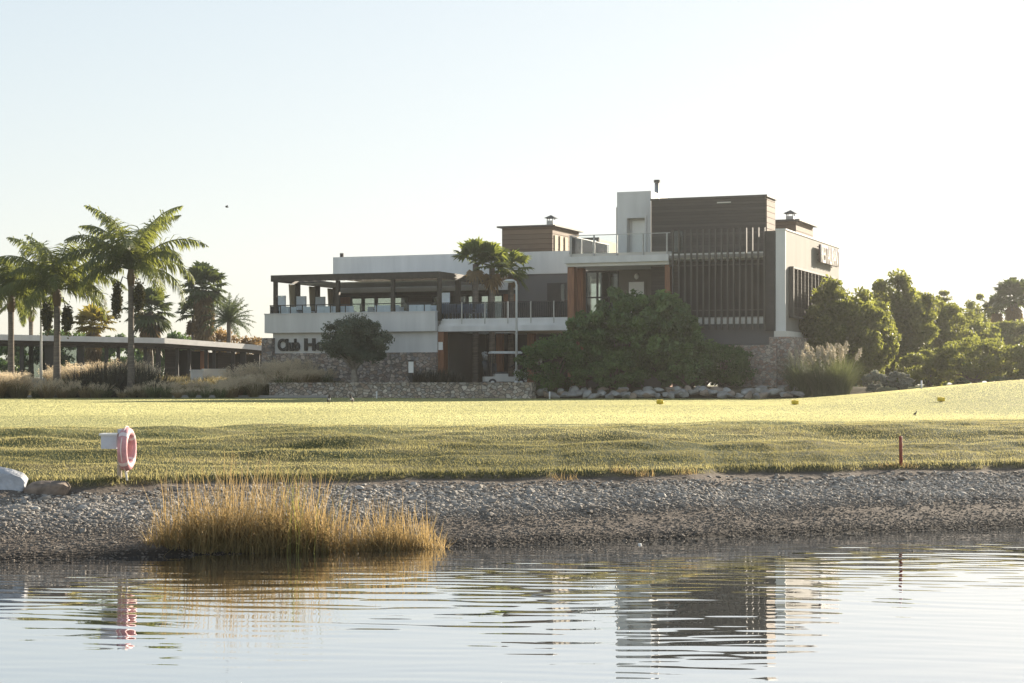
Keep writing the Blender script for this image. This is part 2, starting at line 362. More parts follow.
# turf mask in the tint attribute: 0 gravel/mud, 1 turf, bed soil .5
def turf(X, Y):
    s = (Y-shore(X))*CS; edge = edgef(X)
    return sst(s, edge-.05, edge+.1)
tf = turf(GX, GY); bed = sst(GY, yw(GX)-.4, yw(GX)+.2)*(1-sst(GX, 17, 20))
gb.T = [(tf*(1-.5*bed)).ravel()]
S_ = (GY-shore(GX))*CS; mown = sst(S_+1.5*(fbm(GX*.3,GY*.4,2)-.5), 5.2, 9.6).ravel()
def groundmat():
    m, nt, n, l = newmat('ground_soil_and_turf')
    out = n.new('ShaderNodeOutputMaterial'); p = n.new('ShaderNodeBsdfPrincipled'); p.inputs['Roughness'].default_value = .95
    p.inputs['Specular IOR Level'].default_value = .15
    at_ = n.new('ShaderNodeAttribute'); at_.attribute_name = 'tint'
    tc = n.new('ShaderNodeTexCoord')
    mp = n.new('ShaderNodeMapping'); mp.inputs['Scale'].default_value = (.35,1,1); mp.inputs['Rotation'].default_value = (0,0,-.37); l.new(tc.outputs['Object'], mp.inputs[0])
    a = n.new('ShaderNodeTexNoise'); a.inputs['Scale'].default_value = 1.6; a.inputs['Detail'].default_value = 8; l.new(mp.outputs[0], a.inputs['Vector'])
    turf_ = ramp(n, [(.3, (.15,.165,.06)), (.52, (.19,.195,.08)), (.72, (.24,.22,.11))]); l.new(a.outputs['Fac'], turf_.inputs[0])
    b = n.new('ShaderNodeTexNoise'); b.inputs['Scale'].default_value = 3; b.inputs['Detail'].default_value = 9; l.new(tc.outputs['Object'], b.inputs['Vector'])
    soil = ramp(n, [(.3, (.085,.07,.056)), (.6, (.15,.122,.098)), (.75, (.20,.172,.142))]); l.new(b.outputs['Fac'], soil.inputs[0])
    bedc = ramp(n, [(.3, (.07,.06,.035)), (.7, (.15,.125,.08))]); l.new(b.outputs['Fac'], bedc.inputs[0])
    r1 = ramp(n, [(.0, (0,0,0)), (.4, (1,1,1))]); l.new(at_.outputs['Fac'], r1.inputs[0])
    r2 = ramp(n, [(.6, (0,0,0)), (.95, (1,1,1))]); l.new(at_.outputs['Fac'], r2.inputs[0])
    m1 = n.new('ShaderNodeMix'); m1.data_type = 'RGBA'; l.new(r1.outputs[0], m1.inputs[0]); l.new(soil.outputs[0], m1.inputs[6]); l.new(bedc.outputs[0], m1.inputs[7])
    m2 = n.new('ShaderNodeMix'); m2.data_type = 'RGBA'; l.new(r2.outputs[0], m2.inputs[0]); l.new(m1.outputs[2], m2.inputs[6])
    am_ = n.new('ShaderNodeAttribute'); am_.attribute_name = 'mown'
    rough = ramp(n, [(.35, (.038,.052,.018)), (.58, (.09,.088,.035)), (.74, (.19,.16,.08))]); l.new(a.outputs['Fac'], rough.inputs[0])
    m3 = n.new('ShaderNodeMix'); m3.data_type = 'RGBA'; l.new(am_.outputs['Fac'], m3.inputs[0]); l.new(rough.outputs[0], m3.inputs[6]); l.new(turf_.outputs[0], m3.inputs[7]); l.new(m3.outputs[2], m2.inputs[7])
    aw = n.new('ShaderNodeAttribute'); aw.attribute_name = 'wet'
    mw = n.new('ShaderNodeMix'); mw.data_type = 'RGBA'; mw.inputs[7].default_value = (.035,.029,.023,1); l.new(aw.outputs['Fac'], mw.inputs[0]); l.new(m2.outputs[2], mw.inputs[6])
    l.new(mw.outputs[2], p.inputs['Base Color'])
    bm = n.new('ShaderNodeBump'); bm.inputs['Strength'].default_value = .6; bm.inputs['Distance'].default_value = .04
    c = n.new('ShaderNodeTexNoise'); c.inputs['Scale'].default_value = 14; c.inputs['Detail'].default_value = 5; l.new(tc.outputs['Object'], c.inputs['Vector'])
    l.new(c.outputs['Fac'], bm.inputs['Height']); l.new(bm.outputs[0], p.inputs['Normal'])
    l.new(p.outputs[0], out.inputs[0]); return m
go = gb.build('ground', groundmat(), smooth=True); tag(go, kind='structure')
wa = go.data.attributes.new('wet', 'FLOAT', 'POINT'); wa.data.foreach_set('value', (1-sst(S_+.25*(fbm(GX*1.3,GY*1.3,2)-.5), .08, .42)).ravel().astype(np.float32))
ma = go.data.attributes.new('mown', 'FLOAT', 'POINT'); ma.data.foreach_set('value', mown.astype(np.float32))

# ------------------------------------------------------------------ water
wx = axis([(-120,-20,20),(-20,-9,.4),(-9,9.5,.06),(9.5,20,.4),(20,121,20)])
wy = axis([(0,11,1.0),(11,27.5,.022),(27.5,60,4)])
WX, WY = np.meshgrid(wx, wy)
def waves(X, Y):
    g = np.random.default_rng(11); z = 0
    warp = 1.6*(fbm(X*.22, Y*.16+3, 2)-.5)
    for lam, am, n_ in ((.95,.2,4),(.52,.85,7),(.31,1.3,9),(.19,.8,9),(.11,.3,8)):
        for q in range(n_):
            th = g.normal(0, .27)+.06; L = lam*g.uniform(.8,1.25); ph = g.uniform(0, 6.28)
            z = z + am/n_*L*np.sin(2*np.pi/L*((Y+.55*warp)*np.cos(th)+X*np.sin(th)*.8)+ph+1.2*vn(X*.5+q, Y*.5))
    s = (Y-shore(X))*CS
    patch = .7+.6*fbm(X*.25+8, Y*.45+1, 2)
    far = .75+.25*sst(-s, .4, 4.0)
    near = .62+.38*sst(Y, 11.5, 16.5)
    return z*.0042*patch*far*near
wm, nt, n, l = newmat('lake_water')
out = n.new('ShaderNodeOutputMaterial'); p = n.new('ShaderNodeBsdfPrincipled'); p.inputs['Base Color'].default_value = (.026,.028,.026,1)
p.inputs['Roughness'].default_value = .015; p.inputs['IOR'].default_value = 1.6; p.inputs['Specular IOR Level'].default_value = .6
gl = n.new('ShaderNodeBsdfGlossy'); gl.inputs['Roughness'].default_value = .015; gl.inputs['Color'].default_value = (.97,.98,1,1)
mxw = n.new('ShaderNodeMixShader'); mxw.inputs[0].default_value = .55; l.new(p.outputs[0], mxw.inputs[1]); l.new(gl.outputs[0], mxw.inputs[2]); l.new(mxw.outputs[0], out.inputs[0])
wb = MB(); wn_, wm_ = len(wx), len(wy)
ii, jj = np.meshgrid(np.arange(wm_-1), np.arange(wn_-1), indexing='ij'); ii = ii.ravel(); jj = jj.ravel()
wb.add(np.stack([WX.ravel(), WY.ravel(), waves(WX, WY).ravel()], 1), np.stack([ii*wn_+jj, ii*wn_+jj+1, (ii+1)*wn_+jj+1, (ii+1)*wn_+jj], 1))
tag(wb.build('lake_water', wm, smooth=True), kind='structure')

# ------------------------------------------------------------------ grass and gravel (stuff)
def strips(mb, base, az, lean, curl, L, W, nseg=3, tint=.5, tip=0.1, tb=None):
    """curved blades: base (N,3); az heading; lean/curl from vertical; L length; W width"""
    N = len(base); pos = base.copy(); rows = []
    d2 = np.stack([np.cos(az), np.sin(az)], 1); pr = np.stack([-np.sin(az), np.cos(az), np.zeros(N)], 1)
    T = []
    for k in range(nseg+1):
        t = k/nseg; w = W*(1-(1-tip)*t**1.5)
        rows.append(pos-pr*w[:, None]/2); rows.append(pos+pr*w[:, None]/2)
        T += [np.broadcast_to(tint if tb is None else tb+(tint-tb)*t, (N,))]*2
        a = lean+curl*(t+.5/nseg); st = (L/nseg)[:, None]
        pos = pos + st*np.concatenate([np.sin(a)[:, None]*d2, np.cos(a)[:, None]], 1)
    V = np.stack(rows, 1).reshape(-1, 3); Tt = np.stack(T, 1).reshape(-1); q = 2*(nseg+1)
    o = np.arange(N)*q
    Fs = np.concatenate([np.stack([o+2*k, o+2*k+1, o+2*k+3, o+2*k+2], 1) for k in range(nseg)])
    mb.add(V, Fs, Tt); return mb
def tris(mb, base, az, lean, L, W, tint):
    N = len(base); pr = np.stack([-np.sin(az), np.cos(az), np.zeros(N)], 1)*W[:, None]/2
    tipv = base + L[:, None]*np.stack([np.sin(lean)*np.cos(az), np.sin(lean)*np.sin(az), np.cos(lean)], 1)
    V = np.stack([base-pr, base+pr, tipv], 1).reshape(-1, 3); o = np.arange(N)*3
    mb.add(V, np.stack([o, o+1, o+2], 1), np.repeat(tint, 3)); return mb
# bank turf
N = 620000
s_ = rng.random(N)**1.0*9.5; X = rng.uniform(-15.5, 17, N); edge = edgef(X)
Y = shore(X)+(edge+s_)/CS
keep = (np.abs(X) < (Y*.283+4.5)) & (rng.random(N) > .9*sst(s_+1.2*(fbm(X*.4, Y*.6, 2)-.5), 2.6, 6.2)); X = X[keep]; Y = Y[keep]; s_ = s_[keep]
al = X*.93+Y*.36; ac = -X*.36+Y*.93
patch = fbm(al*.35+2, ac*1.5, 3)
px_ = 512+F*X/Y; mid = np.exp(-((px_-470)/150)**2)  # darker middle of the bank: shade put into the blade tint
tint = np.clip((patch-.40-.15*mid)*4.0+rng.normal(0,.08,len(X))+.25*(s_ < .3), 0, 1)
kk = sst(s_+1.6*(fbm(al*.5,ac*.8,2)-.5), 3.0, 6.2); tint = tint*(1-kk)+kk*np.clip(.55+.5*(patch-.5)+rng.normal(0,.12,len(X)),0,1)
hk = 1-.55*sst(s_, 4.5, 8)
h = .72*hk*np.where(s_ < .25, rng.uniform(.05,.11,len(X)), rng.uniform(.018,.05,len(X)))*(.6+.8*fbm(al*.9, ac*2.2, 2))
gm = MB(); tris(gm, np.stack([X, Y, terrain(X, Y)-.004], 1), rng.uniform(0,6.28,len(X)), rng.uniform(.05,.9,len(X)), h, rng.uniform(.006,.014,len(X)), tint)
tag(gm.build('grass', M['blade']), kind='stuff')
# mown lawn
N = 860000
d = 25*(100/25)**rng.random(N); X = (rng.uniform(-580, 580, N))*d/F+rng.uniform(-5, 5, N); Y = d
keep = ((Y-shore(X))*CS > 5.2+4.2*rng.random(N)) & (Y < yw(X)-.3); X = X[keep]; Y = Y[keep]; d = d[keep]
tint = np.clip(.25+1.3*(fbm(X*.16, Y*.05, 3)-.4)+rng.normal(0,.07,len(X)), 0, 1)
gm = MB(); tris(gm, np.stack([X, Y, terrain(X, Y)-.003], 1), rng.uniform(0,6.28,len(X)), rng.uniform(.1,.8,len(X)), rng.uniform(.006,.012,len(X))*(.7+d/90), rng.uniform(.008,.016,len(X))*(.4+d/28), tint)
tag(gm.build('lawn_grass', M['lawnblade']), kind='stuff')
# gravel
def ico(seed):
    g = np.random.default_rng(seed); t = (1+5**.5)/2
    v = np.array([(-1,t,0),(1,t,0),(-1,-t,0),(1,-t,0),(0,-1,t),(0,1,t),(0,-1,-t),(0,1,-t),(t,0,-1),(t,0,1),(-t,0,-1),(-t,0,1)])/1.9
    f = np.array([(0,11,5),(0,5,1),(0,1,7),(0,7,10),(0,10,11),(1,5,9),(5,11,4),(11,10,2),(10,7,6),(7,1,8),(3,9,4),(3,4,2),(3,2,6),(3,6,8),(3,8,9),(4,9,5),(2,4,11),(6,2,10),(8,6,7),(9,8,1)])
    return v*g.uniform(.7,1.25,(12,1)), f
N = 215000
X = rng.uniform(-12.5, 14, N); edge = edgef(X)
u = rng.random(N); s_ = -.25+u*(edge+.1)
dens = np.clip(1.25-1.2*np.abs(s_-1.75)/1.3, .42, 1)*np.clip((edge-.1-s_)/(.25+.9*fbm(X*.8+3, X*0+2)), .12, 1)*np.clip(2.2*fbm(X*.55+4, s_*1.1, 3)-.2, .2, 1.3)
keep = rng.random(N) < dens; X = X[keep]; s_ = s_[keep]; Y = shore(X)+s_/CS
keep = np.abs(X) < (Y*.283+4.2); X = X[keep]; Y = Y[keep]; s_ = s_[keep]
gm = MB(); n_ = len(X); kind = rng.integers(0, 6, n_)
sz = rng.lognormal(np.log(.0175), .38, n_)*(.62+.5*sst(s_, .6, 1.7)); zz = terrain(X, Y)
tt = np.clip(rng.beta(2, 2.6, n_)*(.26+.76*sst(s_+.7*(fbm(X*.6+2,s_*.5)-.5), .7, 2.0))*(.15+.85*sst(s_, .1, .45)), 0, 1)
for k in range(6):
    v, f = ico(k); ix = np.where(kind == k)[0]; m_ = len(ix)
    a = rng.uniform(0, 6.28, m_); sc = rng.uniform(.7,1.3,(m_,3))*sz[ix][:, None]; sc[:, 2] *= .6
    P = v[None]*sc[:, None, :]; ca, sa = np.cos(a)[:, None], np.sin(a)[:, None]
    Q = np.stack([P[...,0]*ca-P[...,1]*sa+X[ix][:, None], P[...,0]*sa+P[...,1]*ca+Y[ix][:, None], P[...,2]+(zz[ix]+.25*sc[:,2])[:, None]], -1)
    Ff = f[None]+12*np.arange(m_)[:, None, None]
    gm.add(Q.reshape(-1,3), Ff.reshape(-1,3), np.repeat(tt[ix], 12))
tag(gm.build('gravel', M['gravel']), kind='stuff')

# ------------------------------------------------------------------ club house
TH = math.atan(729/1849); c_, s_n = math.cos(TH), math.sin(TH)
AX, AY = (776-512)*95/F, 95.0
def L(px, v):            # local x of a facade place: the picture column on the plane ly = v
    k = (px-512)/F; u = (AX+s_n*v-k*AY-k*c_*v)/(c_+k*s_n); return -u
def dep(px, v): return AY - s_n*L(px, v) + c_*v
def Z(px, py, v): return CAMZ-(py-HZ)*dep(px, v)/F
def side_v(px, lx):      # depth of a place on the plane lx = const
    k = (px-512)/F; u = -lx; return (k*(AY+s_n*u)-AX+c_*u)/(s_n-k*c_)
def Zs(px, py, lx): v = side_v(px, lx); return CAMZ-(py-HZ)*(AY-s_n*lx+c_*v)/F
def wpt(lx, ly, z): return (AX+c_*lx+s_n*ly, AY-s_n*lx+c_*ly, z)
ch = empty('club_house', (AX, AY, 0), -TH, 'large modern white and brown two storey club house with pergola terrace and slatted tower', 'building')
G0 = 1.2
def part(name, mb, mat, parent=ch, label=None, smooth=False):
    o = mb.build(name, mat, parent, smooth)
    if label: o['label'] = label
    return o
zP = Z(352, 313.4, 0); zB = Z(330, 332.5, 0); zS = Z(330, 353, 0); FL = 5.55; BK = 8.0
lA, lB = L(273, 0), L(437.5, 0)
# left wing lower storey
part('stone_base', MB().box(L(268,-.15), lB-.02, -.15, 9, G0, zS), M['stone'])
part('stone_pier', MB().box(L(261.5,-.4), L(271.5,-.4), -.4, 1.2, G0, Z(266,338,-.4)), M['stone'])
part('lower_wall', MB().box(lA, lB-.02, 0, 9, zS, zB), M['white'])
part('terrace_parapet', MB().box(L(264.5,-.3), lB, -.3, 0, zB, zP).box(L(264.5,-.3), L(264.5,-.3)+.3, 0, 10, zB, zP), M['white'])
part('terrace_floor', MB().box(L(264.5,-.3)+.3, lB, 0.0, BK, zB+.005, FL), M['pave'])
part('parapet_coping', MB().box(L(264.5,-.3)-.03, lB+.02, -.33, .03, zP, zP+.05), M['white'])
# pergola
zT = Z(355, 273.5, 0)
lp0, lp1 = L(272, 0), L(440, 0)
pg = part('pergola', MB().box(lp0, lp1, -.15, 0, zT-.36, zT).box(lp0, lp0+.15, 0, BK, zT-.36, zT).box(lp1-.15, lp1, 0, BK, zT-.36, zT), M['pergola'])
jo = MB()
for x in np.arange(lp0+.6, lp1-.2, .62): jo.box(x, x+.08, .01, 3.0, zT-.2, zT-.04)
part('pergola_joists', jo, M['pergola'], pg)
part('pergola_awning', MB().box(lp0+.16, lp1-.16, .05, 3.0, zT-.03, zT-.0).box(lp0+.16, lp1-.16, 3.1, BK-.02, zT-.34, zT-.28), M['white'], pg)
for px, v in ((274.5,0),(337,0),(392,0),(438.5,0)):
    x = L(px, v); part('pergola_post', MB().box(x-.10, x+.10, v+.03, v+.23, FL, zT-.36), M['pergola'], pg)
for v in (2.7, 5.2, 7.6):
    part('pergola_post', MB().box(lp0+.0, lp0+.26, v, v+.26, FL, zT-.36), M['pergola'], pg)
    part('pergola_post', MB().box(lp1-.26, lp1, v, v+.26, FL, zT-.36), M['pergola'], pg)
# terrace railing
rl = MB(); x0 = L(270, .2)
rl.box(x0, lB, .16, .2, zP+.5, zP+.55).box(x0, x0+.04, .2, 9.5, zP+.5, zP+.55)
for px in (270.2, 280, 290, 302, 316, 330, 345, 360, 376, 392, 408, 424): x = L(px, .18); rl.box(x, x+.05, .16, .2, zP+.05, zP+.5)
for v in (1.5,3,4.5,6,7.5,9): rl.box(x0, x0+.04, v, v+.05, zP, zP+.5)
tr = part('terrace_railing', rl, M['dark'])
part('rail_glass', MB().box(x0, lB, .175, .185, zP+.06, zP+.49).box(x0+.015, x0+.025, .2, 9.5, zP+.02, zP+.49), M['clear'], tr)
# rear volume of the left wing: white band over the glazed front
zU0, zU1 = Z(450, 276, BK), Z(450, 254, BK)
lu0, lu1 = L(333, BK), L(570, BK)
part('upper_wall', MB().box(lu0, lu1, BK, BK+.35, zU0, zU1).box(lu0, lu0+.3, BK+.35, BK+11, zU0, zU1).box(lu0+.3, lu1, BK+10.7, BK+11, zU0, zU1), M['white'])
part('roof', MB().box(lu0+.3, lu1, BK+.35, BK+10.7, zU0+.3, zU1-.35), M['grey'])
part('roof_vent', MB().cyl(lu0+.3, BK+.6, zU1, zU1+.28, .12), M['dark'])
part('interior_floor', MB().box(lu0, lu1, BK+.1, BK+10, FL-.3, FL), M['pave'])
part('interior_wall', MB().box(L(376,BK), L(440,BK), BK+3.6, BK+3.8, FL, zU0), M['inner']); part('interior_wall', MB().box(L(500,BK), lu1, BK+3.6, BK+3.8, FL, zU0), M['inner'])
part('lintel', MB().box(lu0, L(516,BK), BK+.05, BK+.3, Z(420,291.5,BK), Z(420,284,BK)), M['white'])
part('lintel_beam', MB().box(lu0, L(516,BK), BK+.02, BK+.32, Z(420,295.5,BK), Z(420,291.5,BK)-.005), M['pergola'])
zg = Z(420, 295.5, BK)-.01
for a, b in ((338,349),(408,431),(503,515)):
    part('wood_panel', MB().box(L(a,BK), L(b,BK), BK+.08, BK+.24, FL, zg), M['wood'] if a != 408 else M['brown'])
for a, b in ((349.5,362),(362,375),(375,392),(392,407.5),(431.5,442),(442,453),(453,466),(466,479),(479,491),(491,502.5)):
    xa, xb = L(a,BK), L(b,BK); w = .1
    fr = part('window', MB().box(xa, xa+w, BK+.1, BK+.22, FL, zg).box(xb-w, xb-.003, BK+.1, BK+.22, FL, zg).box(xa+w, xb-w, BK+.1, BK+.22, zg-w, zg).box(xa+w, xb-w, BK+.1, BK+.22, FL, FL+.12), M['dark'])
    part('pane', MB().box(xa+w, xb-w, BK+.15, BK+.165, FL+.12, zg-w), M['glass'], fr)
part('grey_wall', MB().box(L(515.5,BK), lu1, BK+.1, BK+.3, FL, zU0-.005), M['grey'])
xa, xb = L(547,BK), L(566,BK)
w1 = part('window', MB().box(xa, xb, BK+.02, BK+.08, FL+.2, Z(555,283,BK)), M['dark'])
part('pane', MB().box(L(561,BK), xb-.1, BK-.0, BK+.015, FL+.35, Z(555,284.5,BK)), M['glass'], w1)
# middle balcony over the entrance
bz0, bz1 = Z(500,331,.2), Z(500,321.8,.2)
bx0, bx1 = lB+.02, L(569, .2)
ho0, ho1 = L(466, 3), L(512, 3)
part('balcony_floor', MB().box(bx0, bx1, .2, 2.2, bz0, bz1-.1).box(bx0, ho0, 2.2, 4.2, bz0, bz1-.1).box(ho1, bx1, 2.2, 4.2, bz0, bz1-.1).box(bx0, bx1, 4.2, BK+.1, bz0, bz1-.1), M['white'])
part('balcony_fascia', MB().box(bx0, bx1, .05, .2, bz0, bz1-.2), M['white'])
part('balcony_kerb', MB().box(bx0, bx1, .28, .5, bz1-.1, FL+.1), M['white'])
rl = MB(); zr = Z(500, 301.5, .3); rl.box(bx0, bx1, .32, .38, zr-.05, zr)
for x in np.arange(bx0+.06, bx1-.05, .125): rl.box(x-.011, x+.011, .34, .362, FL+.1, zr-.05)
br = part('balcony_railing', rl, M['dark'])
for px in (440.5, 462, 485, 508, 531, 554): x = L(px, .3); part('rail_post', MB().box(x-.03, x+.03, .26, .32, bz1-.35, zr-.003), M['steel'], br)
part('rail_glass', MB().box(bx0, bx1, .375, .385, FL+.12, zr-.06), M['smoke'], br)
# entrance recess
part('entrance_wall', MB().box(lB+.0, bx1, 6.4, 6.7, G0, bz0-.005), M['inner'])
part('entrance_side_wall', MB().box(lB-.0, lB+.25, 1.0, 6.4, G0, bz0-.005), M['taupe'])
part('wood_column', MB().box(L(437.8,.1), L(443.5,.1), .1, .7, G0, bz0-.003), M['wood'])
for px0, px1, v in ((450,456,4.0),(496,502,4.6),(527,534,4.6)):
    part('wood_column', MB().box(L(px0,v), L(px1,v), v, v+.35, G0, bz0-.003), M['wood'])
dr = part('door', MB().box(L(520,6.35), L(545,6.35), 6.3, 6.37, G0+.6, bz0-.5), M['dark'])
part('pane', MB().box(L(523,6.3), L(542,6.3), 6.27, 6.295, G0+.9, bz0-.8), M['glass'], dr)
# right part: upper terrace on wood columns
tz1, tz0 = Z(620, 255.6, 0), Z(620, 265.6, 0)
rx0, rx1 = L(566.5, 0), L(669, 0)
UF = tz1-.02
part('upper_slab', MB().box(rx0, rx1, 0, 13, tz0, tz0+.3), M['whitewarm'])
part('slab_fascia', MB().box(rx0, rx1, -.12, 0, tz0+.18, tz1).box(rx0-.1, rx0, -.12, 8, tz0+.18, tz1), M['white'])
part('roof_deck', MB().box(rx0, L(767,0), 0, 13, tz0+.305, UF-.05), M['pave'])
part('terrace_kerb', MB().box(rx0+.02, rx1, .3, .5, UF-.04, UF+.2), M['whitewarm'])
rl = MB(); zr2 = Z(620, 234, .3)
rl.box(rx0+.05, rx1, .22, .26, zr2-.04, zr2).box(rx0+.05, rx0+.09, .26, 7, zr2-.04, zr2)
for v in (2.2,4.4,6.6): rl.box(rx0+.05, rx0+.09, v, v+.06, UF, zr2-.04)
ur = part('roof_railing', rl, M['steel'])
for px in (571, 594, 617, 643, 667): x = L(px, .24); part('rail_post', MB().box(x-.035, x+.035, .2, .28, UF, zr2-.002), M['steel'], ur)
part('rail_glass', MB().box(rx0+.1, rx1, .235, .247, UF+.2, zr2-.05).box(rx0+.065, rx0+.075, .3, 7, UF+.1, zr2-.05), M['clear'], ur)
for px0, px1, v in ((567.5,574,.15),(577,583,1.2),(664.8,670,.15)):
    part('wood_column', MB().box(L(px0,v), L(px1,v), v, v+.45, G0, tz0-.003), M['wood'])
part('floor_slab', MB().box(rx0, L(767,0), .55, 9, FL-.3, FL), M['whitewarm'])
part('recess_wall', MB().box(L(619,3.4), rx1+.3, 3.4, 3.7, FL, tz0-.003), M['taupe'])
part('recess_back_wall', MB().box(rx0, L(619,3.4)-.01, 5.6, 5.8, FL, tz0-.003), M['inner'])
part('ground_wall', MB().box(rx0, rx1+.3, 2.2, 2.5, G0, FL-.305), M['taupe'])
xa, xb = L(585,3.4), L(619,3.4); zt = tz0-.02; xm = L(608,3.4)
w2 = MB()
for x in (xa, L(596,3.4), xm, xb-.1): w2.box(x, x+.09, 3.45, 3.57, FL, zt)
w2.box(xa, xb, 3.44, 3.58, zt-.1, zt).box(xa, xb, 3.44, 3.58, FL+1.25, FL+1.33)
wf = part('window', w2, M['dark']); part('pane', MB().box(xa+.05, xb-.05, 3.5, 3.515, FL, zt-.05), M['glass'], wf)
part('blind', MB().box(xm+.12, xb-.12, 3.6, 3.63, FL+.3, zt-.35), M['blind'], wf)
w3 = part('window', MB().box(L(628,3.4), L(646,3.4), 3.32, 3.395, FL+.2, Z(637,280.5,3.4)), M['taupe'])
part('blind', MB().box(L(629.5,3.4), L(644.5,3.4), 3.28, 3.315, FL+.3, Z(637,282,3.4)), M['blind'], w3)
part('wall_lamp', MB().ball((L(636.5,3.3), 3.3, Z(636,276.5,3.3)), (.13,.1,.16)), M['blind'], smooth=True)
# white stair tower with its door
sv = 3.0; sx0, sx1 = L(617,sv), L(651,sv); stz = Z(634,191.5,sv)
dx0, dx1 = L(627,sv), L(645,sv); dz = Z(636,218,sv)
tw = part('stair_tower', MB().box(sx0, dx0, sv, sv+3.2, UF-.04, stz).box(dx1, sx1, sv, sv+3.2, UF-.04, stz).box(dx0, dx1, sv, sv+3.2, dz, stz).box(dx0, dx1, sv+.5, sv+3.2, UF-.04, dz), M['white'])
dd = part('door', MB().box(dx0+.18, dx1-.06, sv+.4, sv+.46, UF, dz-.12), M['blind'], tw)
part('door_frame', MB().box(dx0-.12, dx0, sv-.05, sv-.005, UF+.15, dz+.12).box(dx1, dx1+.1, sv-.05, sv-.005, UF+.15, dz+.12).box(dx0, dx1, sv-.05, sv-.005, dz, dz+.12), M['white'], tw)
part('drainpipe', MB().cyl(sx0-.08, sv+.3, UF, stz-.8, .06), M['dark'], tw)
x = L(657, 4.5); fl = part('flue', MB().cyl(x, 4.5, UF+.5, Z(657,183,4.5), .13), M['steel'], smooth=True)
part('flue_cap', MB().cyl(x, 4.5, Z(657,182.5,4.5), Z(657,180,4.5), .18, 12), M['dark'], fl)
# brown clad block with slatted screen
bv = 1.6; b0, b1 = L(651.2,bv), L(765.5,bv); btz = Z(708,198.6,bv)
vb = side_v(773.2, b1)
part('clad_block', MB().box(b0, b1, bv, max(vb, bv+2.2), FL, btz), M['brown'])
part('block_side_cladding', MB().box(b1+.002, b1+.06, bv+.05, max(vb, bv+2.2)-.3, Z(766,232,bv), btz-.1), M['brownbox'])
part('block_coping', MB().box(b0-.03, b1+.1, bv-.06, max(vb,bv+2.2)+.05, btz, btz+.1), M['slat'])
part('block_light_slot', MB().box(L(717,bv), L(731,bv), bv-.012, bv-.002, Z(724,203,bv), Z(724,201.8,bv)), M['whitewarm'])
q0, q1 = rx1+.02, L(768, 0)
part('screen_slab', MB().box(q0, q1, .1, bv, Z(715,258.5,0), Z(715,252.5,0)), M['blind'])
part('screen_slab', MB().box(q0, q1, .1, bv, Z(715,324,0), Z(715,318.3,0)), M['blind'])
part('screen_base', MB().box(q0, L(775,0), .1, 3, Z(715,345,0), Z(715,324,0)-.005), M['grey'])
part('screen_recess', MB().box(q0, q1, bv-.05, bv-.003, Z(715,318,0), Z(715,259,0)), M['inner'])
zs0, zs1 = Z(715,330,0), Z(715,229,0)
scn = part('slatted_screen', MB().box(q0, q1-.2, -.06, 0, zs0+1.0, zs0+1.06).box(q0, q1-.2, -.06, 0, zs1-1.9, zs1-1.84), M['slat'])
for i, px in enumerate(np.linspace(672.5, 764, 16)):
    x = L(px, -.2); part('slat', MB().box(x-.041, x+.041, -.20, -.065, zs0, zs1), M['slat'], scn)
# window behind slats
part('screen_window', MB().box(L(674,bv), L(683,bv), bv-.06, bv-.04, Z(680,252,bv), Z(680,231,bv)), M['glass'])
ds = MB()
for px in np.linspace(767.2, 775, 6): x = L(px, .1); ds.box(x-.05, x+.05, -.1, .3, Z(771,331,0), Z(771,231,0))
part('dark_slats', ds.box(L(767,.4), L(776,.4), .35, 1.2, Z(771,345,0), Z(771,231.5,0)), M['dark'])
# right wing with louvred window
e0, e1 = L(775.7, -.2), L(785.3, -.2); ez0, ez1 = Z(780,331,-.2), Z(780,230.2,-.2)
vend = side_v(839, e1)
part('end_wall', MB().box(e0, e1, -.05, vend, ez0, ez1), M['endtoned'])
part('end_wall_front', MB().box(e0, e1, -.2, -.053, ez0, ez1), M['white'])  # shaded front of the same wall, left in the lighter white
part('end_wall_coping', MB().box(e0-.03, e1+.04, -.24, vend+.04, ez1, ez1+.08), M['white'])
part('base_cornice', MB().box(e0-.05, e1+.15, -.35, vend+.1, ez0-.3, ez0-.003), M['whitewarm'])
part('stone_plinth', MB().box(L(769,-.5), e1+.5, -.5, vend, .9, ez0-.305), M['stonebrick'])
part('stone_terrace_wall', MB().box(L(718,-1.2), L(776,-1.2), -1.2, -.9, .9, Z(745,345,-1.2)), M['stonebrick'])
va, vb2 = side_v(789, e1), side_v(831, e1)
lz1, lz0 = Zs(789, 268, e1), Zs(789, 316, e1)
lv = part('louvre_window', MB().box(e1+.005, e1+.03, va, vb2, lz0, lz1), M['dark'])
lo = MB()
for v in np.linspace(va+.15, vb2-.15, 13): lo.box(e1+.03, e1+.24, v-.05, v+.05, lz0+.02, lz1-.02)
part('louvres', lo, M['brown'], lv)
part('louvre_frame', MB().box(e1+.03, e1+.26, va, vb2, lz1-.02, lz1+.08).box(e1+.03, e1+.26, va, vb2, lz0-.08, lz0+.02).box(e1+.03, e1+.26, va-.08, va, lz0-.08, lz1+.08), M['slat'], lv)
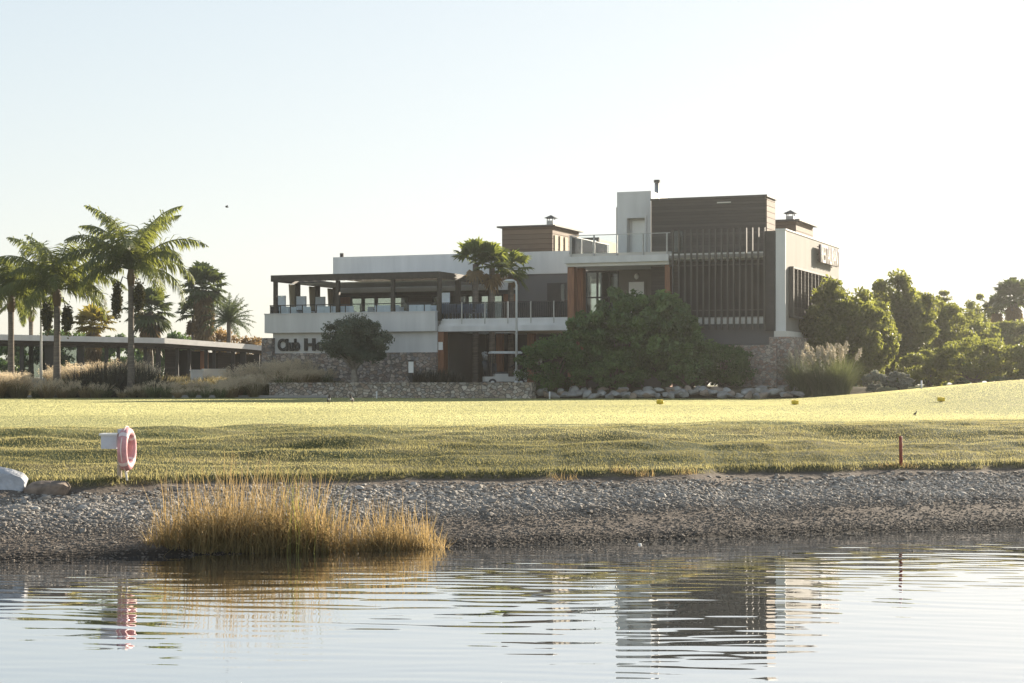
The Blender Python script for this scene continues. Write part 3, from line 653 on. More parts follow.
# roof boxes with chimneys
def roofbox(pa, pb, pc, v, ytop, zbot, chp, chy, mat):
    xa, xb = L(pa,v), L(pb,v); v2 = side_v(pc, xb); zt = Z(pb, ytop, v)
    o = part('roof_box', MB().box(xa, xb, v, v2, zbot, zt), mat)
    part('roof_box_eave', MB().box(xa-.25, xb+.25, v-.25, v2+.2, zt+.003, zt+.09), M['slat'], o)
    x = L(chp, v+1.2); z1 = Z(chp, chy, v+1.2)
    cm = part('chimney', MB().box(x-.21, x+.21, v+1.0, v+1.42, zt+.09, z1-.35), M['steel'], o)
    mb = MB()
    for sx in (-.18,.18):
        for sy in (-.18,.18): mb.box(x+sx-.02, x+sx+.02, v+1.21+sy-.02, v+1.21+sy+.02, z1-.35, z1-.2)
    mb.add([(x-.34,v+.87,z1-.2),(x+.34,v+.87,z1-.2),(x+.34,v+1.55,z1-.2),(x-.34,v+1.55,z1-.2),(x,v+1.21,z1)], [(0,1,4),(1,2,4),(2,3,4),(3,0,4)])
    mb.F.append(np.array([[mb.n-5+3, mb.n-5+2, mb.n-5+1, mb.n-5]]))
    return o, xa, xb, v2, zt, mb
o, xa, xb, v2, zt, mb = roofbox(502, 552.5, 579, 11.0, 226.3, zU1-.4, 551, 215, M['brownbox'])
part('chimney_cap', mb, M['dark'], o)
dl = MB()
for k in range(3): dl.box(xb+.01, xb+.06, 11.3+.9*k, 11.75+.9*k, zU1-.3, zt-.5)
part('side_shutters', dl, M['fabric'], o)
o, xa, xb, v2, zt, mb = roofbox(770, 796, 813, 7.0, 221, tz1, 790.5, 210, M['brownbox'])
part('chimney_cap', mb, M['dark'], o)
x = L(600, 9.0); part('roof_parapet', MB().box(x-.2, x, 9.0, side_v(617.5, x), UF, Z(600,239.5,9)), M['fabric'])
mb = MB()
for px in (581.5, 590, 597.5): xx = L(px, 8.5); mb.box(xx-.08, xx+.08, 8.5, 8.66, UF, Z(px,238.5,8.5))
part('roof_posts', mb.box(L(580,8.5), L(599,8.5), 8.52, 8.62, Z(590,238.5,8.5)-.1, Z(590,237.5,8.5)), M['slat'])

# ---- lettering
def text_mesh(name, txt, width, height, depth, mat, bold=.02):
    cu = bpy.data.curves.new(name, 'FONT'); cu.body = txt; cu.extrude = depth/2; cu.offset = bold; cu.size = 1; cu.resolution_u = 4
    to = bpy.data.objects.new(name, cu); COL.objects.link(to); bpy.context.view_layer.update()
    dg = bpy.context.evaluated_depsgraph_get(); me = bpy.data.meshes.new_from_object(to.evaluated_get(dg)); bpy.data.objects.remove(to)
    v = np.empty(len(me.vertices)*3); me.vertices.foreach_get('co', v); v = v.reshape(-1,3)
    mn, mx = v.min(0), v.max(0); v[:,0] = (v[:,0]-mn[0])*width/(mx[0]-mn[0]); v[:,1] = (v[:,1]-mn[1])*height/(mx[1]-mn[1])
    v[:,2] -= v[:,2].min()
    v = np.stack([v[:,0], -v[:,2], v[:,1]], 1)      # stands upright, faces -y
    me.vertices.foreach_set('co', v.ravel().astype(np.float32)); me.materials.clear(); me.materials.append(mat); me.update(); me.flip_normals() if False else None
    return me
def text_obj(name, *a, **k):
    me = text_mesh(name, *a, **k); o = bpy.data.objects.new(name, me); COL.objects.link(o); return o
z0 = Z(300,351,0); hgt = Z(290,338.6,0)-z0
ws = empty('wall_sign', wpt(L(278.5,0), -.03, z0), -TH, 'dark raised Club House lettering on the white wall behind the olive tree', 'sign')
for word, a, b in (('Club', 278.5, 300.5), ('House', 305, 349)):
    me = text_mesh('word', word, L(b,0)-L(a,0), hgt, .1, M['sign'], bold=.04)
    o = bpy.data.objects.new('raised_word', me); COL.objects.link(o); o.parent = ws; o.location = (L(a,0)-L(278.5,0), 0, 0)
va, vb2 = side_v(820.5, e1+.3), side_v(838.6, e1+.3)
sz1, sz0 = Zs(820.5, 246, e1), Zs(820.5, 264, e1)
sg = empty('roof_sign', wpt(e1+.17, va, sz0), R(90)-TH, 'pale raised RESTAURANT lettering with dark sides on the sunlit end wall', 'sign')
me = text_mesh('lettering', 'RESTAURANT', vb2-va, sz1-sz0, .08, M['signface'], bold=.0)
o = bpy.data.objects.new('letter_faces', me); COL.objects.link(o); o.parent = sg; o.location = (0,-.12,0)
me = text_mesh('lettering_sides', 'RESTAURANT', vb2-va, sz1-sz0, .09, M['signside'], bold=.034)
o = bpy.data.objects.new('letter_sides', me); COL.objects.link(o); o.parent = sg; o.location = (0,-.03,0)
mb = MB()
for t in np.linspace(.1,.9,6): xx = t*(vb2-va); mb.box(xx-.03, xx+.03, .0, .16, .45*(sz1-sz0), .5*(sz1-sz0))
mb.box(0, vb2-va, .02, .05, .1, .16).box(0, vb2-va, .02, .05, sz1-sz0-.16, sz1-sz0-.1).build('bracket', M['dark'], sg)

# ---- terrace things
def at_local(name, mb, mat, lx, ly, z, rot=0, smooth=False):
    return mb.build(name, mat, None, smooth, wpt(lx, ly, z), -TH+rot)
def curtain_mb():
    mb = MB(); n = 24; zs = np.linspace(0, zT-.4-FL, 10); V = []
    for z in zs:
        wid = .20+.14*abs(z/(zT-.4-FL)-.42)*2
        for i in range(n+1):
            t = i/n-.5; V.append((t*2*wid, .06*math.sin(i*1.9), z))
    f = [(a*(n+1)+b, a*(n+1)+b+1, (a+1)*(n+1)+b+1, (a+1)*(n+1)+b) for a in range(9) for b in range(n)]
    V = np.array(V); mb.add(V, f); mb.add(V+np.array([0,.012,0]), [q[::-1] for q in f]); return mb
cur = None
for px, v, lab in ((291,2.6,'beige gathered curtain on the second pergola post from the left end'),(310.5,5.1,'beige gathered curtain on the middle post of the pergola end'),(329.5,7.5,'beige gathered curtain at the inner corner of the pergola end')):
    p_ = wpt(lp0-.02+.1, v-.32, FL)
    if cur is None:
        cur = curtain_mb().build('curtain', M['fabric'], None, True, p_, R(90)-TH); o = cur; tag(o, lab, 'curtain', 'curtains on the pergola end')
    else: o = dup(cur, p_, R(90)-TH, None, lab)
def chair_mb(h=.92):
    mb = MB()
    mb.box(-.26,.26,-.26,.26,.43,.48).box(-.26,.26,.21,.26,.48,h)
    for sx in (-.23,.23):
        for sy in (-.23,.23): mb.box(sx-.02,sx+.02,sy-.02,sy+.02,0,.43)
        mb.box(sx-.03,sx+.03,-.2,.21,.62,.66).box(sx-.02,sx+.02,-.2,-.16,.48,.62)
    return mb
proto = None; k = 0
for px, v, rot in ((288,.75,2.9),(294,.8,3.2),(300,1.6,2.6),(309,.75,3.1),(322,1.0,3.4),(330.5,.75,3.0),(338.5,.85,3.2),(345,.75,3.14),(350.5,.9,3.3),(381,.75,3.1),(388.5,.8,3.2),(398,.75,3.0),(414,.75,3.1),(420,.8,3.2),(429,.85,3.0),(433,1.8,3.3),(325,2.8,1.4),(405,2.4,1.5),(368,2.2,4.4)):
    w_ = wpt(L(px,v), v, FL)
    if proto is None:
        proto = chair_mb().build('terrace_chair', M['chair'], None, False, w_, -TH+rot)
        tag(proto, 'pale blue white dining chair behind the parapet of the pergola terrace', 'chair', 'chairs on the pergola terrace')
    else: dup(proto, w_, -TH+rot)
for px, v, rot in ((447,1.1,3.1),(454,1.0,3.0),(463,1.3,3.2),(470,1.1,3.1),(482,1.2,3.14)):
    dup(proto, wpt(L(px,v), v, FL), -TH+rot, None, 'pale dining chair behind the dark balcony railing over the entrance', 'chairs on the entrance balcony')
hc = None
for px, v, lab in ((283,1.6,'tall white high back chair nearest the open corner of the terrace'),(304,2.6,'tall white high back chair between the two gathered curtains'),(323,3.6,'tall white high back chair innermost at the terrace end'),(446.5,1.9,'tall white high back chair on the balcony beside the pergola corner post')):
    if hc is None:
        mb = MB(); mb.box(-.3,.3,-.28,.28,.5,.75).box(-.32,.32,.2,.32,.75,1.62)
        for sx in (-.25,.25):
            for sy in (-.22,.24): mb.box(sx-.025,sx+.025,sy-.025,sy+.025,0,.5)
            mb.box(sx*1.16-.03, sx*1.16+.03, -.25,.2,.75,.98)
        hc = mb.build('high_chair', M['chair'], None, False, wpt(L(px,v),v,FL), -TH+3.1); tag(hc, lab, 'chair', 'high back chairs'); 
    else: dup(hc, wpt(L(px,v),v,FL), -TH+3.0+.1*rng.random(), None, lab)
tp = None
for px, v in ((305,1.4),(341,1.6),(384,1.6),(417,1.6),(458,2.0)):
    if tp is None:
        mb = MB(); mb.box(-.45,.45,-.45,.45,.70,.75).cyl(0,0,.04,.7,.05).cyl(0,0,0,.04,.26)
        tp = mb.build('terrace_table', M['dark'], None, False, wpt(L(px,v),v,FL), -TH); tag(tp, 'dark square pedestal table among the pale chairs of the terrace', 'table', 'tables on the terrace')
    else: dup(tp, wpt(L(px,v),v,FL), -TH)
pl = at_local('door_plaque', MB().box(-.13,.13,-.03,0,-.22,.22), M['blind'], L(440.7,.1), .097, Z(440.7,346,.1)); tag(pl, 'small white notice plate on the wood column at the entrance', 'sign')

# ------------------------------------------------------------------ plant builders
def leaves(mb, P, size, tint, aspect=.5, flat=0.0):
    """one quad per point, random facing"""
    N = len(P); size = np.broadcast_to(size, (N,))
    a = rng.normal(size=(N,3)); a[:,2] *= (1-flat); a /= np.linalg.norm(a, axis=1)[:,None]
    b = np.cross(a, rng.normal(size=(N,3))); b /= np.linalg.norm(b, axis=1)[:,None]+1e-9
    a = a*size[:,None]/2; b = b*size[:,None]*aspect/2
    V = np.stack([P-a, P+b*1.0, P+a, P-b*1.0], 1).reshape(-1,3); o = np.arange(N)*4
    mb.add(V, np.stack([o,o+1,o+2,o+3],1), np.repeat(tint,4)); return mb
def crown_pts(c, r, nclump, nleaf, cl=.28, hollow=.55, g=None, low=-.8, squash=.8):
    """clumps spread through an ellipsoid; returns leaf points, tint and clump centres"""
    g = g or rng; c = np.array(c); r = np.array(r)
    dirs = g.normal(size=(nclump*3,3)); dirs /= np.linalg.norm(dirs,axis=1)[:,None]; dirs = dirs[dirs[:,2] > low][:nclump]
    rad = hollow+(1-hollow)*g.random(len(dirs))**.6
    # lobes: uneven outline
    lobes = g.normal(size=(6,3)); lobes /= np.linalg.norm(lobes,axis=1)[:,None]
    bumpy = 1+.22*np.max(dirs@lobes.T, axis=1)-.16
    C = dirs*rad[:,None]*bumpy[:,None]
    cr = cl*g.uniform(.55,1.25,len(C))
    k = g.integers(0,len(C),nleaf); q = g.normal(size=(nleaf,3)); q /= np.linalg.norm(q,axis=1)[:,None]
    q *= (g.random(nleaf)**.45)[:,None]*cr[k][:,None]; q[:,2] *= squash
    ct = g.random(len(C))
    tint = np.clip(.05+.75*ct[k]+g.normal(0,.15,nleaf),0,1)
    return c+(C[k]+q)*r, tint, c+C*r
def limbs(mb, base, tops, r0, trunk_h, g=None, n=7, lean=(0,0)):
    g = g or rng; base = np.array(base,float); fork = base+np.array([lean[0],lean[1],trunk_h])
    mid = (base+fork)/2+np.array([g.normal(0,.05),g.normal(0,.05),0])*trunk_h
    mb.tube([base-np.array([0,0,.2]), base+np.array([0,0,.05]), mid, fork],[r0*1.35,r0*1.15,r0*.9,r0*.75],9)
    for t in tops[:n]:
        t = np.array(t); m1 = fork*.6+t*.4+np.array([g.normal(0,.1),g.normal(0,.1),.12])*np.linalg.norm(t-fork)*.6
        mb.tube([fork-np.array([0,0,r0*.3]), m1, fork*.15+t*.85],[r0*.55,r0*.32,r0*.08],6)
    return mb
def make_tree(name, label, cat, loc, r, h, trunk_h, mat, nclump=60, nleaf=9000, leaf=.22, r0=.16, bark='bark', seed=1, group=None, cl=.28, hollow=.5, asp=.5, low=-.75, crown='crown'):
    """crown ellipsoid r=(rx,ry) reaching height h above ground"""
    g = np.random.default_rng(seed); rz = (h-trunk_h*.75)/2; c = (0,0,h-rz)
    P, T, C = crown_pts(c, (r[0],r[1],rz), nclump, nleaf, cl, hollow, g, low)
    P[:,2] = np.maximum(P[:,2], .05)
    o = empty(name, loc, 0, label, cat, group)
    mb = leaves(MB(), P, leaf*g.uniform(.6,1.3,len(P)), T, asp); mb.build(crown, mat, o)
    tb = limbs(MB(), (0,0,0), C[np.argsort(g.random(len(C)))][:9], r0, trunk_h, g, 9); tb.build('trunk', M[bark], o, True)
    return o
def W(px, d): return on(px, d)

# ---- feather palms
def frond(mb, rm, base, az, el, Lf, droop, ll, nl, wl, tint, hang=.55, g=None):
    g = g or rng; n = 14; pts = [np.array(base,float)]; e = el
    for i in range(n):
        e = el-droop*((i+1)/n)**1.6; st = Lf/n
        pts.append(pts[-1]+st*np.array([math.cos(e)*math.cos(az), math.cos(e)*math.sin(az), math.sin(e)]))
    pts = np.array(pts); rm.tube(pts, np.linspace(.045,.008,len(pts)), 4)
    t = np.linspace(.14,.995,nl); ip = t*n; i0 = np.minimum(ip.astype(int), n-1); fr = (ip-i0)[:,None]
    P = pts[i0]*(1-fr)+pts[i0+1]*fr; D = pts[i0+1]-pts[i0]; D /= np.linalg.norm(D,axis=1)[:,None]
    side = np.array([-math.sin(az), math.cos(az), 0]); up = np.cross(D, side)*-1
    ln = ll*np.sin(np.pi*np.clip(t*.86+.13,0,1))**.7
    for sg_ in (-1,1):
        roll = g.normal(.15,.42,nl)
        dv = side*sg_*np.cos(roll)[:,None]+np.where(up[:,2:3]>0,up,-up)*np.sin(roll)[:,None]
        dv = dv*.8+D*.5; dv[:,2] -= hang*g.uniform(.3,1.2,nl); dv /= np.linalg.norm(dv,axis=1)[:,None]
        l_ = (ln*g.uniform(.8,1.1,nl))[:,None]
        mid = P+dv*l_*.5; dv2 = dv.copy(); dv2[:,2] -= hang*.7; dv2 /= np.linalg.norm(dv2,axis=1)[:,None]; tip = mid+dv2*l_*.5
        wv = D*wl/2
        V = np.stack([P-wv*.6, P+wv*.6, mid+wv, mid-wv, tip],1).reshape(-1,3); o = np.arange(nl)*5
        tt = np.repeat(np.clip(tint+g.normal(0,.15,nl),0,1),5)
        b = mb.n; mb.add(V, np.stack([o,o+1,o+2,o+3],1), tt); mb.F.append(np.stack([o+3,o+2,o+4],1)+b)
def queen_palm(loc, trunk_h, Lf, label, seed, n=20, fruit=(), lean=(0,0), r=.2, azb=0):
    g = np.random.default_rng(seed); o = empty('queen_palm', loc, 0, label, 'palm tree')
    top = np.array([lean[0],lean[1],trunk_h])
    pts = [(0,0,-.3),(0,0,0),(lean[0]*.3,lean[1]*.3,trunk_h*.4),tuple(top*[.75,.75,.8]),tuple(top)]
    MB().tube(pts,[r*1.3,r*1.25,r*.95,r*.85,r*.9],12).build('trunk', M['palmbark'], o, True)
    sh = MB().tube([top, top+[0,0,.5], top+[0,0,1.2]],[r*.95,r*1.25,r*.45],10,.2); sh.build('crownshaft', M['deadleaf'], o, True)
    c = top+np.array([0,0,.9]); rm = MB(); mb = MB()
    for i in range(n):
        az = azb+i*2.39996+g.normal(0,.12); q = (i/(n-1))**1.25
        el = R(85)-q*R(76)+g.normal(0,.07); dr = R(74)+q*R(38)+g.normal(0,.12)
        frond(mb, rm, c+np.array([math.cos(az),math.sin(az),0])*.08, az, el, Lf*g.uniform(.88,1.08)*(1-.1*q), dr, Lf*.23, 74, .07, .15+.5*g.random(), .85, g)
    mb.build('fronds', M['queen'], o); rm.build('frond_stalks', M['queen'], o)
    for fx, fz, fl in fruit:
        fb = MB(); P = g.normal(size=(2600,3))*np.array([.105,.105,fl*.27]); P += np.array([fx,0,fz])+top
        leaves(fb, P, .13, g.random(2600), 1.0); fb.tube([top+[0,0,.3], top+[fx*.6,0,.5], top+[fx,0,fz+fl*.3]],[.04,.035,.03],5); fb.build('fruit_cluster', M['fruit'], o)
    return o
# ---- fan palms
def fan_leaf(mb, base, az, el, pet, rad, tint, g, nseg=16, droop=.25):
    d = np.array([math.cos(el)*math.cos(az), math.cos(el)*math.sin(az), math.sin(el)]); sd = np.array([-math.sin(az),math.cos(az),0]); up = np.cross(d,sd)*-1
    hub = np.array(base)+d*pet; mb.tube([base, hub],[.025,.018],4,tint)
    th = np.linspace(-R(105),R(105),nseg)
    for k, a in enumerate(th):
        fold = .18*(1 if k % 2 else -1)
        v = d*math.cos(a)+sd*math.sin(a)+up*.12*fold; v /= np.linalg.norm(v); w = np.cross(v, up); w /= np.linalg.norm(w)
        r_ = rad*g.uniform(.86,1.05)*(1-.18*abs(a)/2); ww = rad*.105
        m1 = hub+v*r_*.62; tip = hub+v*r_-np.array([0,0,droop*rad*g.uniform(.5,1.2)])
        mb.add([hub, m1-w*ww, tip, m1+w*ww], [(0,1,2,3)], np.clip(tint+g.normal(0,.08),0,1))
def fan_palm(name, label, loc, trunk_h, rad, seed, n=34, skirt=0, r=.2, lean=(0,0), mat='fan', pet=None, group=None, elmin=-25, cat='palm tree'):
    g = np.random.default_rng(seed); o = empty(name, loc, 0, label, cat, group); top = np.array([lean[0],lean[1],trunk_h])
    MB().tube([(0,0,-.3),(0,0,.1),tuple(top*[.4,.4,.5]),tuple(top)],[r*1.4,r*1.2,r,r*.95],11).build('trunk', M['palmbark'], o, True)
    mb = MB(); pet = pet or rad*.75
    for i in range(n):
        q = (i+.5)/n; el = R(82)-q*(R(82)-R(elmin))+g.normal(0,.08); az = i*2.39996+g.normal(0,.15)
        fan_leaf(mb, top+np.array([0,0,.15]), az, el, pet*g.uniform(.8,1.15), rad*g.uniform(.85,1.1), np.clip(.7-.6*q+g.normal(0,.12),0,1), g)
    mb.build('fronds', M[mat], o)
    if skirt:
        sk = MB(); ns = int(40*skirt/1.5)
        for i in range(ns):
            z = trunk_h-skirt*g.random()**1.1; az = g.uniform(0,6.28)
            fan_leaf(sk, np.array([lean[0],lean[1],z]), az, R(g.uniform(-82,-55)), rad*.45, rad*.75, g.random(), g, 10)
        sk.build('dead_frond_skirt', M['deadleaf'], o)
    return o
def date_palm(label, loc, trunk_h, Lf, seed, n=44, r=.2):
    g = np.random.default_rng(seed); o = empty('date_palm', loc, 0, label, 'palm tree')
    MB().tube([(0,0,-.3),(0,0,.1),(0,0,trunk_h)],[r*1.2,r*1.1,r],10).build('trunk', M['palmbark'], o, True)
    mb = MB(); rm = MB()
    for i in range(n):
        q = i/(n-1); frond(mb, rm, (0,0,trunk_h), i*2.39996+g.normal(0,.1), R(82)-q*R(100)+g.normal(0,.06), Lf*g.uniform(.9,1.05), R(30)+q*R(18), Lf*.17, 34, .05, g.random(), .12, g)
    mb.build('fronds', M['date'], o); rm.build('frond_stalks', M['date'], o); return o

# ---- trees and bushes
def rel(px, ytop, d):
    x, y, z = W(px, d); return (x, y, z), CAMZ-(ytop-HZ)*d/F-z
def bush(name, label, px, ytop, hw, d, mat, **k):
    loc, h = rel(px, ytop, d); w = hw*d/F
    return make_tree(name, label, k.pop('cat','shrub'), loc, (w, k.pop('ry', w*.8)), h, k.pop('trunk_h', .5)*k.pop('tf',.35), M[mat], low=k.pop('low',-1.0), **k)
# olive
loc, h = rel(354, 318.5, 99.6)
make_tree('olive_tree', 'round clipped grey green olive tree in front of the Club House lettering', 'tree', loc, (1.78,1.6), h, .95, M['olive'], nclump=150, nleaf=26000, leaf=.16, r0=.2, bark='olivebark', seed=3, cl=.26, hollow=.25, asp=.4, low=-.62)
# shrubs before the building
bush('shrub', 'large dark green shrub in front of the upper terrace, tallest of the shrubs', 628, 291, 44, 94.6, 'bush', seed=11, nclump=130, nleaf=17000, leaf=.27, cl=.21, trunk_h=.9, ry=2.0)
bush('shrub', 'broad dark green shrub below the slatted screen, right of the tallest shrub', 666, 296, 33, 94.2, 'bush', seed=12, nclump=120, nleaf=14000, leaf=.27, cl=.22, trunk_h=.8, ry=1.9)
bush('shrub', 'dark shrub with loose shoots left of the tallest shrub, under the balcony end', 585, 312, 27, 94.9, 'bush', seed=13, nclump=90, nleaf=9000, leaf=.27, cl=.23, trunk_h=.8, ry=1.7)
bush('shrub', 'low rounded bright green shrub at the end of the stone garden wall', 553, 336, 35, 94.0, 'fresh', seed=14, nclump=90, nleaf=12000, leaf=.14, cl=.27, trunk_h=.3, ry=1.5)
bush('shrub', 'low dense green shrub beside the red rubble stone plinth', 724, 343, 28, 93.6, 'fresh', seed=15, nclump=90, nleaf=11000, leaf=.13, cl=.27, trunk_h=.3, ry=1.4)
bush('shrub', 'low dark shrub under the gap between the two large shrubs', 690, 335, 28, 93.4, 'bush', seed=16, nclump=70, nleaf=8000, leaf=.17, cl=.27, trunk_h=.3, ry=1.3)
bush('shrub', 'small dark shrub filling the gap left of the lowest dense shrub', 704, 352, 14, 93.9, 'bush', seed=18, nclump=50, nleaf=5000, leaf=.17, cl=.28, trunk_h=.2, ry=1.0)
bush('shrub', 'small dark shrub behind the rocks below the tallest shrub', 612, 352, 34, 93.6, 'bush', seed=17, nclump=60, nleaf=7000, leaf=.17, cl=.27, trunk_h=.3, ry=1.2)
# trees right of the house
TR = [('garden_tree','dark tree with sunlit yellow top against the louvred end wall',842,284,42,98,'tree',21,16000,.24),
 ('garden_tree','tallest full green tree right of the club house',893,279,44,106,'tree',22,20000,.26),
 ('garden_tree','green tree sloping down right of the tallest tree',928,298,42,110,'tree',23,12000,.26),
 ('garden_tree','low tree below the small layered conifer',958,314,44,116,'tree',24,11000,.26),
 ('garden_tree','pale hazy tree below the fan palms at the right edge',1006,318,46,122,'tree',25,11000,.28),
 ('garden_tree','short dark tree between pampas grass and the tallest tree',869,302,30,99,'tree',26,11000,.22)]
for nm, lab, px, yt, hw, d_, mt, sd, nl, lf in TR:
    bush(nm, lab, px, yt, hw, d_, mt, seed=sd, nclump=170, nleaf=int(nl*1.5), leaf=lf, cl=.22, trunk_h=1.2, cat='tree', hollow=.45, r0=.2)
bush('hedge_bush', 'rounded dark bush with sunlit rim on the rise of the lawn', 975, 338, 40, 95, 'tree', seed=31, nclump=110, nleaf=14000, leaf=.16, cl=.22, trunk_h=.3)
bush('hedge_bush', 'rounded dark bush cut by the right edge of the photo', 1026, 343, 30, 93, 'tree', seed=32, nclump=90, nleaf=10000, leaf=.16, cl=.22, trunk_h=.3)
bush('hedge_bush', 'low dark bush at the foot of the trees right of the silvery shrubs', 930, 350, 28, 97, 'tree', seed=33, nclump=80, nleaf=9000, leaf=.17, cl=.24, trunk_h=.3)
for i, px in enumerate((862,888,912,938,962,990,1018,1046)):
    bush('understory_shrub', 'dark understory shrub filling the foot of the garden trees at right', px, 352+(i*7)%9, 20, 106+(i*5)%4, 'bush', seed=140+i, nclump=60, nleaf=5000, leaf=.24, trunk_h=.2, group='shrubs under the garden trees')
bush('silver_shrub', 'small silvery shrub beside the pampas grass', 874, 370, 12, 90, 'silver', seed=34, nclump=40, nleaf=3000, leaf=.13, cl=.3, trunk_h=.2, r0=.05)
bush('silver_shrub', 'small silvery shrub in front of the low dark bush', 899, 372, 13, 90, 'silver', seed=35, nclump=40, nleaf=3000, leaf=.13, cl=.3, trunk_h=.2, r0=.05)
# layered conifer far off
loc, h = rel(944, 291, 140)
o = empty('layered_conifer', loc, 0, 'small dark conifer with tiered branches rising behind the trees', 'tree')
MB().tube([(0,0,-.2),(0,0,h)],[.2,.03],7).build('trunk', M['bark'], o, True)
mb = MB()
for k_, z in enumerate(np.linspace(h*.3, h*.97, 11)):
    rr = (1-z/h)*2.6+.25
    for j in range(7):
        a = j*.9+k_*.4; P = rng.random((60,1))*np.array([[math.cos(a)*rr, math.sin(a)*rr, .25*rr]])+np.array([0,0,z])+rng.normal(0,.07,(60,3)); leaves(mb, P, .22, rng.random(60)*.4, .5)
mb.build('crown', M['tree'], o)
loc, h = rel(980, 295, 138)
make_tree('open_tree', 'small airy tree with gaps between conifer and fan palms', 'tree', loc, (1.3,1.3), h, h*.62, M['tree'], nclump=26, nleaf=2600, leaf=.28, r0=.14, seed=41, cl=.3, hollow=.4)
loc, h = rel(1014, 301, 128)
fan_palm('fan_palm', 'big shaggy fan palm at the right edge of the photo', loc, h, 1.05, 51, 36, 2.6, .28)
loc, h = rel(997, 310, 130)
fan_palm('fan_palm', 'slim small fan palm left of the shaggy palm at the right edge', loc, h, .75, 52, 22, .5, .12)
# queen palms
loc, h = rel(57, 306, 101); queen_palm(loc, h, 4.3, 'feathery palm with arching fronds and hanging fruit left of the tallest palm', 61, 22, ((-.55,-.6,1.1),(.55,-.75,1.0)), r=.2, azb=.4)
loc, h = rel(131, 286, 99); queen_palm(loc, h, 4.5, 'tallest feathery palm with arching fronds above the low pavilion', 62, 24, ((-.75,-.8,1.3),(.45,-.6,1.1)), r=.18, azb=1.1)
loc, h = rel(11, 312, 103); queen_palm(loc, h, 3.3, 'grey trunked palm at the left edge of the photo', 63, 20, (), r=.19)
loc, h = rel(31, 322, 118); queen_palm(loc, h, 2.6, 'small palm behind the white lamp pole, partly hidden', 64, 16, (), r=.16)
loc, h = rel(93, 327, 124)
fan_palm('fan_palm', 'yellowing small palm between the two feathery palms', loc, h, 1.0, 65, 24, 2.0, .2, mat='yellowfrond')
# fan palms behind the pavilion
loc, h = rel(150, 312, 140); fan_palm('fan_palm', 'dark fan palm behind the pavilion right of the tallest palm', loc, h, 1.35, 71, 32, 2.0, .25, elmin=-60)
loc, h = rel(204, 290, 136); fan_palm('fan_palm', 'tall fan palm with a thick skirt of dead fronds behind the pavilion', loc, h, 1.3, 72, 30, 3.2, .25, elmin=-40)
loc, h = rel(193, 316, 138); fan_palm('fan_palm', 'thin small fan palm left of the thick skirted palm', loc, h, .9, 73, 18, .6, .1)
loc, h = rel(229, 321, 132); date_palm('grey green date palm with radiating fronds beside the club house', loc, h, 2.1, 74, 46, .16)
# fan palms by the club house balcony
for px, yc, v, sd, lab, rr in ((475.5,264,3.0,81,'fan palm with upright fronds, leftmost of three at the balcony',1.0),(492,268,3.4,82,'fan palm with yellow and brown lower fronds, middle of three at the balcony',1.0),(511,271,5.2,83,'dark drooping fan palm, rightmost of three at the balcony',.95)):
    x = L(px, v); w_ = wpt(x, v, 1.9); h = Z(px, yc, v)-1.9
    fan_palm('fan_palm', lab, w_, h, rr*1.0, sd, 14, .35 if sd == 82 else .1, .17, elmin={81:8,82:-15,83:-45}[sd], pet=.62, mat='fanlight')
# hedges and far trees behind the pavilion
dryl = ['dry orange hedge behind the pavilion roof below the date palm','dry orange hedge between the pavilion and the club house']
bush('dry_hedge', dryl[0], 218, 331, 22, 138, 'dry', seed=91, nclump=60, nleaf=5000, leaf=.25, trunk_h=.4)
bush('dry_hedge', dryl[1], 252, 335, 18, 140, 'dry', seed=92, nclump=50, nleaf=4000, leaf=.25, trunk_h=.4)
for i, (px, yt, hw, d_) in enumerate(((5,338,30,150),(62,330,30,150),(120,336,28,155),(175,334,26,155))):
    bush('far_tree', 'dark bushy tree seen behind the low pavilion', px, yt, hw, d_, 'bush', seed=95+i, nclump=60, nleaf=5000, leaf=.34, trunk_h=1.0, cat='tree', group='trees behind the pavilion')
for i, (px, yt, hw, d_) in enumerate(((905,330,60,150),(965,334,50,165),(1030,334,60,160),(1090,325,60,160))):
    bush('far_tree', 'hazy tree standing far behind the garden trees at right', px, yt, hw, d_, 'tree', seed=105+i, nclump=70, nleaf=6000, leaf=.4, trunk_h=1.0, cat='tree', group='far trees at right')
# trees outside the picture at right that shade the rise of the lawn
for i, (x, y, hh) in enumerate(((36,83,7.6),(39.5,85.5,8.4),(36.5,88,6.6))):
    make_tree('garden_tree', 'garden tree standing beyond the right edge', 'tree', (x,y,tz(x,y)), (3.6,3.6), hh, 2.2, M['tree'], nclump=110, nleaf=13000, leaf=.34, r0=.25, seed=120+i, cl=.26, hollow=.3, group='trees beyond the right edge')

